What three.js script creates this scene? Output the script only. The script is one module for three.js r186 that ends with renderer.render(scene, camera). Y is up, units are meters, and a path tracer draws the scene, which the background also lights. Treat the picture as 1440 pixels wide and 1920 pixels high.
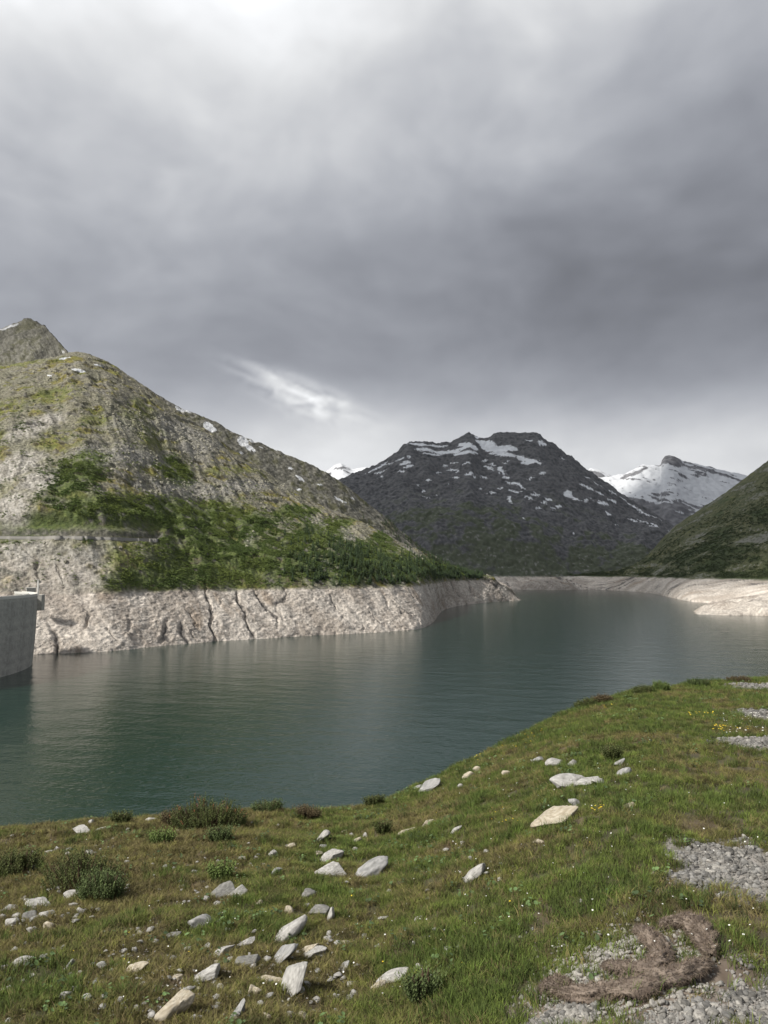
import * as THREE from 'three';
import { mergeGeometries, mergeVertices } from 'three/addons/utils/BufferGeometryUtils.js';

// ------------------------------------------------------------------ camera, sky, sun, exposure
// Heights: lake surface y = 0, full-reservoir line (dam crest, upper edge of the bare rock) y = 40, eye y = 55.6. View along -z.
const EYE = 55.6, FULL = 40, F = 1446, PITCH = 4.43 * Math.PI / 180, SP = Math.sin(PITCH), CP = Math.cos(PITCH);
const scene = new THREE.Scene();
const camera = new THREE.PerspectiveCamera(2 * Math.atan(960 / F) * 180 / Math.PI, 0.75, 0.1, 40000);
camera.position.set(0, EYE, 0);
camera.rotation.set(PITCH, 0, 0);
scene.add(camera);
const SUN_AZ = -121 * Math.PI / 180, SUN_EL = 43 * Math.PI / 180;      // from the left, a little behind the viewer
const sunDir = new THREE.Vector3(Math.sin(SUN_AZ) * Math.cos(SUN_EL), Math.sin(SUN_EL), -Math.cos(SUN_AZ) * Math.cos(SUN_EL));
const SUN_POWER = 4.7, EXPOSURE = 1.1;

// ------------------------------------------------------------------ numbers and noise
function rng(seed) { let a = seed >>> 0; return () => { a = (a + 0x6D2B79F5) | 0; let t = Math.imul(a ^ (a >>> 15), 1 | a); t = (t + Math.imul(t ^ (t >>> 7), 61 | t)) ^ t; return ((t ^ (t >>> 14)) >>> 0) / 4294967296; }; }
const PERM = new Uint8Array(512);
{ const r = rng(77), p = [...Array(256).keys()]; for (let i = 255; i > 0; i--) { const j = Math.floor(r() * (i + 1)); [p[i], p[j]] = [p[j], p[i]]; } for (let i = 0; i < 512; i++) PERM[i] = p[i & 255]; }
function grad(h, x, y, z) { h &= 15; const u = h < 8 ? x : y, v = h < 4 ? y : (h === 12 || h === 14 ? x : z); return ((h & 1) ? -u : u) + ((h & 2) ? -v : v); }
function noise(x, y, z = 0) {
  const fx = Math.floor(x), fy = Math.floor(y), fz = Math.floor(z), X = fx & 255, Y = fy & 255, Z = fz & 255; x -= fx; y -= fy; z -= fz;
  const u = x * x * x * (x * (x * 6 - 15) + 10), v = y * y * y * (y * (y * 6 - 15) + 10), w = z * z * z * (z * (z * 6 - 15) + 10);
  const A = PERM[X] + Y, AA = PERM[A] + Z, AB = PERM[A + 1] + Z, B = PERM[X + 1] + Y, BA = PERM[B] + Z, BB = PERM[B + 1] + Z;
  const l = (a, b, t) => a + (b - a) * t;
  return l(l(l(grad(PERM[AA], x, y, z), grad(PERM[BA], x - 1, y, z), u), l(grad(PERM[AB], x, y - 1, z), grad(PERM[BB], x - 1, y - 1, z), u), v),
    l(l(grad(PERM[AA + 1], x, y, z - 1), grad(PERM[BA + 1], x - 1, y, z - 1), u), l(grad(PERM[AB + 1], x, y - 1, z - 1), grad(PERM[BB + 1], x - 1, y - 1, z - 1), u), v), w);
}
function fbm(x, y, z, oct, gain = 0.5) { let s = 0, a = 1, n = 0; for (let i = 0; i < oct; i++) { s += a * noise(x, y, z); n += a; a *= gain; x *= 2.03; y *= 2.03; z *= 2.03; } return s / n; }
function ridged(x, y, z, oct) { let s = 0, a = 1, n = 0; for (let i = 0; i < oct; i++) { s += a * (1 - 2 * Math.abs(noise(x, y, z))); n += a; a *= 0.5; x *= 2.1; y *= 2.1; z *= 2.1; } return s / n; }
const clamp = (x, a = 0, b = 1) => Math.min(b, Math.max(a, x)), lerp = (a, b, t) => a + (b - a) * t;
const smooth = (a, b, x) => { const t = clamp((x - a) / (b - a)); return t * t * (3 - 2 * t); };
const mix3 = (a, b, t) => [lerp(a[0], b[0], t), lerp(a[1], b[1], t), lerp(a[2], b[2], t)];
function curve(table, k) {       // piecewise cubic through rows [x, v1, v2, ...]
  return (x) => {
    const n = table.length; if (x <= table[0][0]) return table[0][k]; if (x >= table[n - 1][0]) return table[n - 1][k];
    let i = 0; while (table[i + 1][0] < x) i++;
    const p1 = table[i], p2 = table[i + 1], p0 = table[Math.max(0, i - 1)], p3 = table[Math.min(n - 1, i + 2)], h = p2[0] - p1[0], t = (x - p1[0]) / h;
    const d = (p2[k] - p1[k]) / h, dl = i ? (p1[k] - p0[k]) / (p1[0] - p0[0]) : d, dr = i + 2 < n ? (p3[k] - p2[k]) / (p3[0] - p2[0]) : d;
    const m1 = dl * d <= 0 ? 0 : 2 * dl * d / (dl + d), m2 = dr * d <= 0 ? 0 : 2 * dr * d / (dr + d), t2 = t * t, t3 = t2 * t;
    return (2 * t3 - 3 * t2 + 1) * p1[k] + (t3 - 2 * t2 + t) * h * m1 + (-2 * t3 + 3 * t2) * p2[k] + (t3 - t2) * h * m2;
  };
}
// survey: bearing and height of a point seen in the photograph, at a distance ahead of the eye
function at(px, py, d) { const f = F * CP + (py - 960) * SP; return [(px - 720) / f * d, EYE + (F * SP - (py - 960) * CP) / f * d, -d]; }
function seen(x, y, z) { const c = -z * CP + (y - EYE) * SP, u = (y - EYE) * CP + z * SP; return [720 + F * x / c, 960 - F * u / c]; }

// ------------------------------------------------------------------ sky: a closed, moving cloud cover
{
  const W = 2048, H = 1024, data = new Float32Array(W * H * 4);
  const body = curve([[0, 0.5], [5, 0.5], [8, 0.47], [10.5, 0.37], [12.5, 0.265], [14.5, 0.21], [18, 0.184], [23, 0.21], [28.5, 0.285], [33.5, 0.37], [38, 0.46], [50, 0.5], [90, 0.5]], 1);
  for (let j = 0; j < H; j++) for (let i = 0; i < W; i++) {
    const el = ((j + 0.5) / H - 0.5) * Math.PI, o = (j * W + i) * 4;
    data[o + 3] = 1;
    if (el < -0.01) { data[o] = data[o + 1] = data[o + 2] = 0.1; continue; }
    const az = ((i + 0.5) / W - 0.5) * 2 * Math.PI, x = Math.cos(el) * Math.cos(az), y = Math.sin(el), z = Math.cos(el) * Math.sin(az);
    const e = el * 180 / Math.PI, a = Math.atan2(x, -z) * 180 / Math.PI;              // a: degrees to the right of the view
    const X = x * 3, Yv = y * 3.9, Z = z * 3, wx = 0.45 * fbm(X * 0.9, Yv * 0.9, Z * 0.9 + 5, 3), wy = 0.45 * fbm(X * 0.9 + 8, Yv * 0.9, Z * 0.9, 3);
    const n1 = fbm(X * 0.9 + wx, Yv * 0.8 + wy, Z * 0.9, 4), n2 = fbm(X * 2.0 + wx * 2.2, Yv * 2.6 + wy * 2, Z * 2.0, 5), n3 = fbm(X * 5.5 + wx * 3, Yv * 7.5 + wy * 3, Z * 5.5, 4);
    let L = body(clamp(e + 2.5 * n1 + 1.2 * n2, 0, 90));
    L *= 1.42 * Math.exp(0.4 * n1 + 0.28 * n2 + 0.15 * n3);
    const side = Math.sin(clamp(a * Math.PI / 180, -Math.PI / 2, Math.PI / 2));
    L *= Math.exp(-0.68 * side * smooth(8, 20, e) * (Math.abs(a) > 90 ? Math.max(0, 1 - (Math.abs(a) - 90) / 90) : 1));
    const lobe = Math.exp(-(((a + 17) / 20) ** 2) - (((e - 43) / 12) ** 2)); L += 0.28 * lobe * (1 + 0.5 * n2);   // thinner cloud, high and left
    // a rent in the layer above the valley end
    const rx = (a + 6.2), ry = e - 13.3 + rx * 0.34, rent = Math.exp(-((rx / 3.8) ** 2) - ((ry / (ry > 0 ? 0.8 : 1.5)) ** 2)); L += 0.46 * rent * clamp(0.7 + 1.9 * fbm(rx * 0.5 + 3 + 2 * n3, ry * 1.5, 2, 4), 0.08, 1.5) + 0.1 * Math.exp(-(((a + 3) / 7) ** 2) - (((e - 10.5) / 3) ** 2));
    const cool = smooth(0.75, 0.15, L) * smooth(3, 10, e);
    data[o] = L * lerp(0.985, 0.935, cool); data[o + 1] = L * lerp(1.0, 0.982, cool); data[o + 2] = L * lerp(1.02, 1.115, cool);
  }
  const sky = new THREE.DataTexture(data, W, H, THREE.RGBAFormat, THREE.FloatType);
  sky.mapping = THREE.EquirectangularReflectionMapping; sky.magFilter = sky.minFilter = THREE.LinearFilter; sky.needsUpdate = true;
  scene.background = sky; scene.environment = sky;
}
const sun = new THREE.DirectionalLight(new THREE.Color(1.0, 0.955, 0.88), SUN_POWER);
sun.position.copy(sunDir).multiplyScalar(3000); sun.target.position.set(0, 40, -900); sun.position.add(sun.target.position);
sun.castShadow = true; sun.shadow.radius = 6; sun.shadow.mapSize.set(4096, 4096);
Object.assign(sun.shadow.camera, { left: -1800, right: 1800, top: 1800, bottom: -1800, near: 10, far: 9000 });
scene.add(sun, sun.target);

// ------------------------------------------------------------------ helpers
const names = {};
function numbered(n) { const k = names[n] = (names[n] ?? -1) + 1; return k ? `${n}_${String(k).padStart(3, '0')}` : n; }
function put(o, name, label, category, kind, group) {
  o.name = numbered(name); o.userData = { label, category }; if (kind) o.userData.kind = kind; if (group) o.userData.group = group; scene.add(o); return o;
}
function part(parent, name, geometry, material, kind) { const m = new THREE.Mesh(geometry, material); m.name = name; if (kind) m.userData.kind = kind; parent.add(m); return m; }
function geo(pos, idx, col, uv) {
  const g = new THREE.BufferGeometry(); g.setAttribute('position', new THREE.BufferAttribute(pos instanceof Float32Array ? pos : new Float32Array(pos), 3));
  if (idx) g.setIndex(new THREE.BufferAttribute(idx instanceof Uint32Array ? idx : new Uint32Array(idx), 1));
  if (col) g.setAttribute('color', new THREE.BufferAttribute(col instanceof Float32Array ? col : new Float32Array(col), 3));
  if (uv) g.setAttribute('uv', new THREE.BufferAttribute(uv instanceof Float32Array ? uv : new Float32Array(uv), 2));
  g.computeVertexNormals(); return g;
}
function tileNoise(size, fn, srgb) {   // a tiling grey texture: fn(x, y) gets seamless noise through a torus walk
  const d = new Uint8Array(size * size * 4);
  for (let j = 0; j < size; j++) for (let i = 0; i < size; i++) { const v = fn(i / size, j / size), o = (j * size + i) * 4; const c = Array.isArray(v) ? v : [v, v, v]; for (let k = 0; k < 3; k++) d[o + k] = clamp(c[k]) * 255; d[o + 3] = 255; }
  const t = new THREE.DataTexture(d, size, size); t.wrapS = t.wrapT = THREE.RepeatWrapping; t.magFilter = THREE.LinearFilter; t.minFilter = THREE.LinearMipmapLinearFilter; t.generateMipmaps = true; if (srgb) t.colorSpace = THREE.SRGBColorSpace; t.needsUpdate = true; return t;
}
function tiled(f, n, u, v, oct, seed) {        // periodic fbm: blend of four shifted samples
  const s = (a, b) => fbm(a * n + seed, b * n, seed * 1.7, oct);
  const wu = smooth(0, 1, u), wv = smooth(0, 1, v);
  const val = (s(u, v) * wu + s(u + 1, v) * (1 - wu)) * wv + (s(u, v + 1) * wu + s(u + 1, v + 1) * (1 - wu)) * (1 - wv);
  return val / Math.sqrt((wu * wu + (1 - wu) ** 2) * (wv * wv + (1 - wv) ** 2));
}
const rockBump = tileNoise(512, (u, v) => 0.5 + 0.55 * tiled(0, 6, u, v, 6, 3.3) + 0.25 * Math.abs(tiled(0, 14, u, v, 3, 8.1)));
const rockGrain = tileNoise(512, (u, v) => { const n = 0.86 + 0.3 * tiled(0, 9, u, v, 5, 5.2); return [n, n, n]; }, true);
const rockMat = new THREE.MeshStandardMaterial({ vertexColors: true, roughness: 0.95, map: rockGrain, bumpMap: rockBump, bumpScale: 2.2 });
const farMat = new THREE.MeshStandardMaterial({ vertexColors: true, roughness: 0.95 });

// Slopes are lofted from surveyed lines: lake shore, full-reservoir line, ridge. Returns the grid so that roads, bushes and trees can be set on it.
function slope({ px0, px1, nc, table, rows, back = 350, backDrop = 0.5, shape = 0.85, relief, paint, material, uvScale = 30, bench, foot = -22 }) {
  const Dw = curve(table, 1), Df = curve(table, 2), Yr = curve(table, 3), Dr = curve(table, 4);
  const [ra, rb, rc, rd] = rows, nr = ra + rb + rc + rd + 1, P = new Float32Array(nc * nr * 3), C = new Float32Array(nc * nr * 3), UV = new Float32Array(nc * nr * 2), info = new Float32Array(nc * nr * 2);
  for (let i = 0; i < nc; i++) {
    const px = lerp(px0, px1, i / (nc - 1)), dw = Dw(px), df = Df(px), dr = Dr(px), pyR = Yr(px), top = at(px, pyR, dr), hr = top[1], full = Math.min(FULL, hr * 0.98);
    for (let j = 0; j < nr; j++) {
      let d, h, u = 0, py;
      if (j < ra) { const t = j / ra; d = dw - 40 * (1 - t); h = foot * (1 - t); py = 1100; }
      else if (j < ra + rb) { const t = (j - ra) / rb; d = lerp(dw, df, t); h = full * Math.pow(t, 0.92); py = 1100; }
      else if (j <= ra + rb + rc) { u = (j - ra - rb) / rc; d = lerp(df, dr, u); h = full + (hr - full) * Math.pow(u, shape); py = lerp(1090, pyR, u); }
      else { const t = (j - ra - rb - rc) / rd; u = 1 + t; d = dr + back * t; h = hr - (hr - foot) * backDrop * Math.pow(t, 1.25); py = pyR; }
      let bm = 0;
      if (bench && px < bench.px) { const q = h - bench.h; bm = smooth(-7, -1, q) * (1 - smooth(9, 16, q)) * smooth(bench.px, bench.px - 30, px); if (q > 0 && q < 6) { const hb = q < 3.2 ? bench.h : lerp(bench.h, h, (q - 3.2) / 2.8); h = lerp(h, hb, smooth(bench.px, bench.px - 30, px)); } }
      const x = (px - 720) / (F * CP + (py - 960) * SP) * d, o = (i * nr + j), R = relief(x, h, d, u, px, j < ra ? -1 : h / FULL);
      const dis = R * (1 - 0.85 * bm);
      P[o * 3] = x; P[o * 3 + 1] = h + dis * 0.75; P[o * 3 + 2] = -d + dis * 0.6;
      info[o * 2] = u; info[o * 2 + 1] = bm;
      UV[o * 2] = x / uvScale; UV[o * 2 + 1] = (P[o * 3 + 1] + d * 0.6) / uvScale;
    }
  }
  const idx = new Uint32Array((nc - 1) * (nr - 1) * 6); let q = 0;
  for (let i = 0; i < nc - 1; i++) for (let j = 0; j < nr - 1; j++) { const a = i * nr + j, b = a + nr; idx[q++] = a; idx[q++] = b; idx[q++] = a + 1; idx[q++] = b; idx[q++] = b + 1; idx[q++] = a + 1; }
  const grid = { P, nc, nr, px0, px1, info, rows,
    find(px, py) { let best = 0, bd = 1e9; const i = Math.round(clamp((px - px0) / (px1 - px0)) * (nc - 1)); for (let j = 0; j <= ra + rb + rc; j++) { const o = (i * nr + j) * 3, s = seen(P[o], P[o + 1], P[o + 2]), dd = Math.abs(s[1] - py); if (dd < bd) { bd = dd; best = j; } } const o = (i * nr + best) * 3; return [P[o], P[o + 1], -P[o + 2]]; } };
  const col = paint(grid);
  for (let o = 0; o < nc * nr; o++) { const c = col(P[o * 3], P[o * 3 + 1], -P[o * 3 + 2], info[o * 2], info[o * 2 + 1]); C[o * 3] = c[0]; C[o * 3 + 1] = c[1]; C[o * 3 + 2] = c[2]; }
  grid.geometry = geo(P, idx, C, UV); grid.col = col;
  grid.normal = (o) => { const n = grid.geometry.attributes.normal; return [n.getX(o), n.getY(o), n.getZ(o)]; };
  return grid;
}
// patches of one ground cover, surveyed as [px, py, half width, half height, tilt in degrees] and laid out in metres across and up the slope
function patches(grid, list) {
  return list.map(([px, py, rx, ry, rot = 0]) => { const c = grid.find(px, py), m = c[2] / F; return [c[0], c[1], rx * m, ry * m, Math.cos(rot * Math.PI / 180), Math.sin(rot * Math.PI / 180)]; });
}
function cover(list, x, h, soft = 0.5) {
  let best = 0; for (const [cx, ch, rx, ry, c, s] of list) { const dx = x - cx, dy = h - ch; if (Math.abs(dx) > 2 * (rx + ry) || Math.abs(dy) > 2 * (rx + ry)) continue; const a = (dx * c + dy * s) / rx, b = (-dx * s + dy * c) / ry, r = Math.sqrt(a * a + b * b), w = smooth(1 + soft, 1 - soft, r); if (w > best) best = w; }
  return best;
}

// the bare, bleached rock between lake and full-reservoir line
function bareRock(x, h, d) {
  const q = x * 0.8 + d * 0.6;
  const big = fbm(q / 34, h / 30, d / 60, 4), fine = fbm(x / 3.5, h / 4, d / 4, 4), iron = fbm(q / 22 + 9, h / 45, 3.3, 4);
  let c = mix3([0.44, 0.385, 0.33], [0.68, 0.62, 0.55], smooth(-0.35, 0.35, big + 0.5 * fine));
  c = mix3(c, [0.33, 0.25, 0.18], 0.65 * smooth(0.14, 0.4, iron));
  const st = crack(x, h, d); c = mix3(c, [0.085, 0.08, 0.078], 0.85 * smooth(0.28, 0.7, st + 0.45 * fine));
  const g = 1 + 0.35 * fine; return [c[0] * g, c[1] * g, c[2] * g];
}
function crack(x, h, d) {      // 0..1 along the joints that run down the rock
  const q = x * 0.85 + d * 0.5, w = 6 * fbm(q / 16, h / 12, 6.1, 4);
  const lean = 18 * noise(q / 70, 3.3, 5), a = 1 - Math.abs(noise((q + 1.6 * w + lean * h / 40) / 37, h / 150, 1.2)) * 13, b = 1 - Math.abs(noise((q + 2.4 * w - lean * h / 60) / 15, h / 40, 4.7)) * 9;
  const some = smooth(-0.02, 0.35, noise(q / 60, h / 35, 8.8)), some2 = smooth(0.05, 0.35, noise(q / 28, h / 22, 2.8));
  return Math.max(0, a) * some + 0.7 * Math.max(0, b) * some2;
}

// ------------------------------------------------------------------ left mountainside
const leftTable = [ // bearing px, depth of shore, depth of full line, ridge py, ridge depth
  [-420, 505, 560, 720, 900], [-200, 515, 570, 700, 960], [0, 520, 575, 692, 1010], [100, 532, 585, 676, 1030], [150, 538, 588, 665, 1045], [200, 544, 594, 684, 1050], [270, 570, 620, 728, 1055], [330, 598, 648, 774, 1065], [400, 618, 668, 820, 1080], [470, 644, 692, 870, 1100], [540, 664, 712, 916, 1120], [600, 684, 735, 950, 1150], [680, 708, 765, 985, 1190], [750, 735, 830, 1020, 1250], [790, 770, 900, 1038, 1300], [812, 860, 1040, 1047, 1350], [830, 1120, 1215, 1056, 1400], [870, 1300, 1385, 1073, 1470], [905, 1390, 1455, 1079, 1500], [940, 1460, 1495, 1096, 1520], [974, 1518, 1530, 1124, 1540], [990, 1550, 1555, 1135, 1560]];
const slabL = [[70, 800, 30, 42, -35], [25, 880, 42, 50, -40], [72, 905, 34, 30, -30], [20, 955, 45, 30, -35], [-60, 930, 60, 80]];
const shrubL = [[130, 895, 48, 48], [75, 985, 75, 26, 12], [190, 960, 80, 38], [165, 860, 30, 25], [290, 965, 55, 42], [335, 885, 13, 40, 35], [385, 985, 60, 55], [470, 985, 40, 30], [420, 1055, 110, 48], [540, 1045, 70, 50], [600, 1000, 40, 35], [640, 1065, 70, 28], [700, 1045, 60, 35], [760, 1060, 60, 25], [820, 1062, 50, 20], [870, 1072, 40, 10], [330, 1075, 70, 32], [560, 960, 28, 18, 40], [640, 980, 30, 14, 40], [720, 1005, 30, 12, 40], [40, 800, 20, 10, -30], [-60, 1000, 60, 30], [255, 1085, 50, 20]];
const meadowL = [[15, 765, 35, 28], [110, 742, 45, 26], [95, 830, 28, 34], [268, 770, 14, 55, 25], [292, 825, 12, 40, 30], [212, 1050, 20, 55, 8], [245, 1080, 24, 22], [210, 935, 18, 20], [440, 880, 34, 12, 35], [560, 955, 30, 10, 38], [30, 660, 60, 15], [180, 790, 25, 15]];
const screeL = [[210, 850, 60, 30], [430, 915, 75, 20, 32], [330, 910, 30, 22, 30], [300, 800, 45, 40, 30], [205, 970, 18, 9, -25], [600, 985, 10, 45, 42], [648, 1000, 8, 22, 40], [470, 1000, 8, 34, 15], [375, 830, 26, 40, 35], [620, 1075, 10, 30, 35], [780, 1040, 8, 25, 45]];
const cliffL = [[140, 1065, 62, 44, -20], [40, 1045, 60, 32], [170, 1035, 30, 18], [90, 1110, 40, 30], [-80, 1060, 80, 40]];
const snowL = [[148, 694, 13, 4, -12], [187, 685, 6, 2.5], [95, 704, 5, 2, -15], [125, 672, 11, 3, 8]];
let leftCover;
const left = slope({
  px0: -420, px1: 990, nc: 900, table: leftTable, rows: [6, 96, 370, 20], back: 380, backDrop: 0.45, shape: 0.86, bench: { px: 318, h: 83 }, uvScale: 26, material: rockMat,
  relief(x, h, d, u, px, band) {
    const q = x * 0.85 + d * 0.5, spur = smooth(0, 0.25, u) * smooth(1.02, 0.8, u);
    let r = 20 * spur * fbm(q / 90, h / 240, 2.5, 3) + smooth(0, 0.1, u) * (3.5 * ridged(q / 48, h / 60, d / 90, 3) + 5 * ridged((q + 8 * noise(x / 30, h / 30, 1)) / 24, h / 150, 6.5, 2) * smooth(1.05, 0.7, u));
    const b = Math.max(smooth(58, 38, h), smooth(-205, -230, x + 14 * noise(x / 20, h / 20, 3)) * smooth(86, 80, h)) * smooth(-6, 2, h);
    r += 1.8 * fbm(x / 14, h / 12, d / 14, 3) + (1 - 0.65 * b) * 1.7 * Math.abs(fbm(x / 5, h / 5, d / 5, 2)) + (1 - 0.5 * b) * noise(x / 2.1, h / 2.1, d / 2.1);
    r += b * (9 * fbm(q / 48, h / 90, 3.1, 3) + 2.0 * fbm(q / 15 + h / 30, h / 18, 7.7, 3) + 0.7 * ridged(q / 9, h / 7, 2.2, 2) - 3.2 * Math.min(1.2, crack(x, h, d)));
    const out = smooth(0.28, 0.5, ridged(x / 34 + 3, h / 24, d / 34, 3)) * smooth(0.02, 0.12, u) * (1 - b); r += 3 * out;
    return r * smooth(1005, 940, px) + (px > 940 ? 0.5 * noise(x / 6, h / 6, d / 6) : 0);
  },
  paint(g) {
    const S = patches(g, slabL), B = patches(g, shrubL), M = patches(g, meadowL), T = patches(g, screeL), K = patches(g, cliffL), N = patches(g, snowL);
    leftCover = (x, h, d) => { const w = 10 * fbm(x / 22, h / 22, d / 40, 4), v = 10 * fbm(x / 22 + 5, h / 22, d / 40, 4), xx = x + w, hh = h + v; return { slab: cover(S, xx, hh), shrub: cover(B, xx, hh), meadow: cover(M, xx, hh), scree: cover(T, xx, hh, 0.4), cliff: cover(K, xx, hh, 0.4) }; };
    return (x, h, d, u, bm) => {
      const edge = FULL + 2.5 * fbm(x / 18, 0, d / 18, 3) + 2 * Math.max(0, fbm(x / 5, 1, d / 5, 2));
      const fine = fbm(x / 2.6, h / 2.6, d / 2.6, 3), mid = fbm(x / 11, h / 11, d / 11, 4), big = fbm(x / 60, h / 60, d / 60, 3);
      const v = leftCover(x, h, d);
      // upland ground: weathered gneiss blocks with lichen and thin turf
      const out = smooth(0.28, 0.5, ridged(x / 34 + 3, h / 24, d / 34, 3));
      let c = mix3(mix3([0.125, 0.108, 0.058], [0.36, 0.318, 0.205], smooth(-0.35, 0.45, 0.6 * fine + 0.9 * mid)), mix3([0.16, 0.152, 0.13], [0.35, 0.335, 0.29], smooth(-0.3, 0.3, fine)), 0.8 * out);
      const turf = smooth(-0.1, 0.1, mid + 0.5 * big + 0.35 * fine + 0.16);
      c = mix3(c, mix3([0.25, 0.22, 0.045], [0.155, 0.165, 0.034], smooth(-0.2, 0.3, big + mid)), 0.9 * turf * (1 - 0.75 * out));
      c = mix3(c, mix3([0.22, 0.21, 0.185], [0.4, 0.385, 0.345], smooth(-0.3, 0.3, fine)), 0.9 * v.scree);
      c = mix3(c, mix3([0.26, 0.25, 0.05], [0.155, 0.18, 0.04], smooth(-0.3, 0.3, mid)), 0.85 * v.meadow * smooth(-0.35, 0.1, mid + fine * 0.5));
      c = mix3(c, mix3([0.09, 0.125, 0.03], [0.135, 0.165, 0.045], smooth(-0.2, 0.4, fine)), v.shrub * smooth(-0.42, -0.1, mid + 0.6 * fine));
      const strat = fbm((x + h * 0.7) / 3.5, (h - x * 0.5) / 13, d / 20, 4);
      c = mix3(c, mix3([0.29, 0.27, 0.23], [0.56, 0.53, 0.475], smooth(-0.3, 0.3, strat + 0.4 * fine)), Math.max(v.slab, 0.9 * v.cliff * smooth(-0.4, -0.05, mid + 0.3 * big)));
      if (bm > 0.3 && h > 84) c = mix3(c, mix3([0.09, 0.085, 0.08], [0.2, 0.185, 0.165], smooth(-0.3, 0.3, fine)), 0.85 * smooth(84.5, 86, h) * smooth(93, 88, h + 9 * mid) * smooth(-0.25, 0.1, mid + 0.5 * fine + 0.1));  // rock cut above the road: its shadow and wet put into the colour
      if (u > 0.5 && cover(N, x, h, 0.2) > 0.5 + 0.5 * fine) c = [0.82, 0.84, 0.87];
      const wet = Math.max(smooth(edge + 1, edge - 2, h), 0.6 * smooth(-205, -232, x + 30 * mid) * smooth(72, 56, h + 14 * mid) * smooth(-0.2, 0.1, mid + 0.25 * big + 0.12));
      if (wet > 0) { const b = bareRock(x, h, d); c = mix3(c, b, wet); }
      const g2 = 1 + 0.3 * fine; return [c[0] * g2, c[1] * g2, c[2] * g2];
    };
  },
});
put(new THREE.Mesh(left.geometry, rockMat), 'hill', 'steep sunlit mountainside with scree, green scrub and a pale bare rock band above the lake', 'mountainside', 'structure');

function upland(x, h, d, green) {       // high rock with lichen turf, for ridges farther off
  const fine = fbm(x / 6, h / 6, d / 6, 3), mid = fbm(x / 26, h / 26, d / 26, 4);
  let c = mix3([0.13, 0.125, 0.1], [0.27, 0.26, 0.22], smooth(-0.35, 0.35, fine + 0.7 * mid));
  c = mix3(c, [0.105, 0.105, 0.042], green * smooth(0, 0.25, mid - 0.4 * fine)); const g = 1 + 0.3 * fine; return [c[0] * g, c[1] * g, c[2] * g];
}
// ridge running behind it, with snow patches
const backRidge = slope({
  px0: 150, px1: 900, nc: 330, rows: [2, 4, 170, 12], back: 300, shape: 0.95, material: rockMat,
  table: [[150, 1150, 1160, 682, 1290], [200, 1150, 1165, 694, 1300], [270, 1160, 1170, 726, 1310], [330, 1165, 1175, 761, 1320], [360, 1165, 1180, 774, 1330], [400, 1170, 1185, 790, 1340], [440, 1175, 1195, 813, 1350], [500, 1185, 1205, 837, 1370], [540, 1195, 1215, 854, 1385], [600, 1205, 1230, 881, 1410], [640, 1220, 1245, 905, 1430], [680, 1240, 1260, 938, 1450], [720, 1260, 1280, 969, 1470], [760, 1290, 1310, 1002, 1490], [800, 1320, 1340, 1033, 1510], [850, 1380, 1400, 1062, 1530], [880, 1430, 1450, 1075, 1550], [900, 1470, 1480, 1084, 1560]],
  relief: (x, h, d, u) => 9 * ridged((x + d * 0.3) / 60, h / 130, d / 120, 3) * smooth(1.2, 0.6, u) + 4.5 * fbm(x / 15, h / 15, d / 15, 4) + 1.2 * noise(x / 3.4, h / 3.4, d / 3.4),
  paint(g) {
    const N = patches(g, [[336, 768, 9, 3.5, -30], [350, 772, 7, 2.2, -25], [353, 786, 4, 2], [392, 800, 12, 7, -40], [398, 806, 8, 4, 10], [455, 828, 9, 11, 38], [470, 840, 12, 4, -30], [475, 828, 8, 2.5, -10], [453, 849, 3, 2], [490, 839, 4, 1.5, -20], [516, 844, 4, 1.2, -20], [545, 878, 4, 2, -25], [563, 897, 10, 2.2, -38], [560, 918, 4, 2], [598, 908, 4, 2], [635, 937, 10, 1.8, -35], [646, 943, 3, 1.6, -60], [660, 934, 4, 1.2, -35]]);
    return (x, h, d, u) => { const n = fbm(x / 7, h / 7, d / 7, 3); if (cover(N, x + 3 * n, h + 3 * n, 0.12) > 0.5) return [0.84, 0.86, 0.89]; return upland(x, h, d, 0.75); };
  },
});
put(new THREE.Mesh(backRidge.geometry, rockMat), 'hill', 'grey rocky ridge with small snow patches rising behind the sunlit mountainside', 'ridge', 'structure');
// the pointed summit at the top of the slope
const peak = slope({
  px0: -500, px1: 215, nc: 300, rows: [2, 4, 150, 14], back: 300, shape: 1.15, material: rockMat,
  table: [[-500, 1180, 1200, 690, 1600], [-250, 1180, 1200, 660, 1620], [-100, 1180, 1200, 640, 1620], [0, 1180, 1200, 617, 1620], [30, 1180, 1200, 606, 1620], [57, 1180, 1200, 599, 1615], [78, 1180, 1200, 606, 1605], [95, 1180, 1200, 624, 1590], [112, 1180, 1200, 642, 1570], [130, 1180, 1200, 663, 1550], [160, 1180, 1200, 690, 1520], [215, 1180, 1200, 740, 1480]],
  relief: (x, h, d, u) => 22 * ridged((x + d * 0.2) / 70, h / 150, d / 150, 3) * smooth(1.05, 0.75, u) + 10 * fbm(x / 24, h / 24, d / 24, 4) + 2 * noise(x / 6, h / 6, d / 6) + 1.2 * noise(x / 2.5, h / 2.5, d / 2.5),
  paint(g) { const N = patches(g, [[15, 613, 22, 3, 17], [117, 659, 3, 2]]); return (x, h, d, u) => (cover(N, x, h, 0.15) > 0.5 ? [0.84, 0.86, 0.89] : upland(x, h, d, 0.6)); },
});
put(new THREE.Mesh(peak.geometry, rockMat), 'hill', 'pointed grey rock summit at the top of the sunlit slope, dark on its right flank', 'summit', 'structure');

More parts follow.
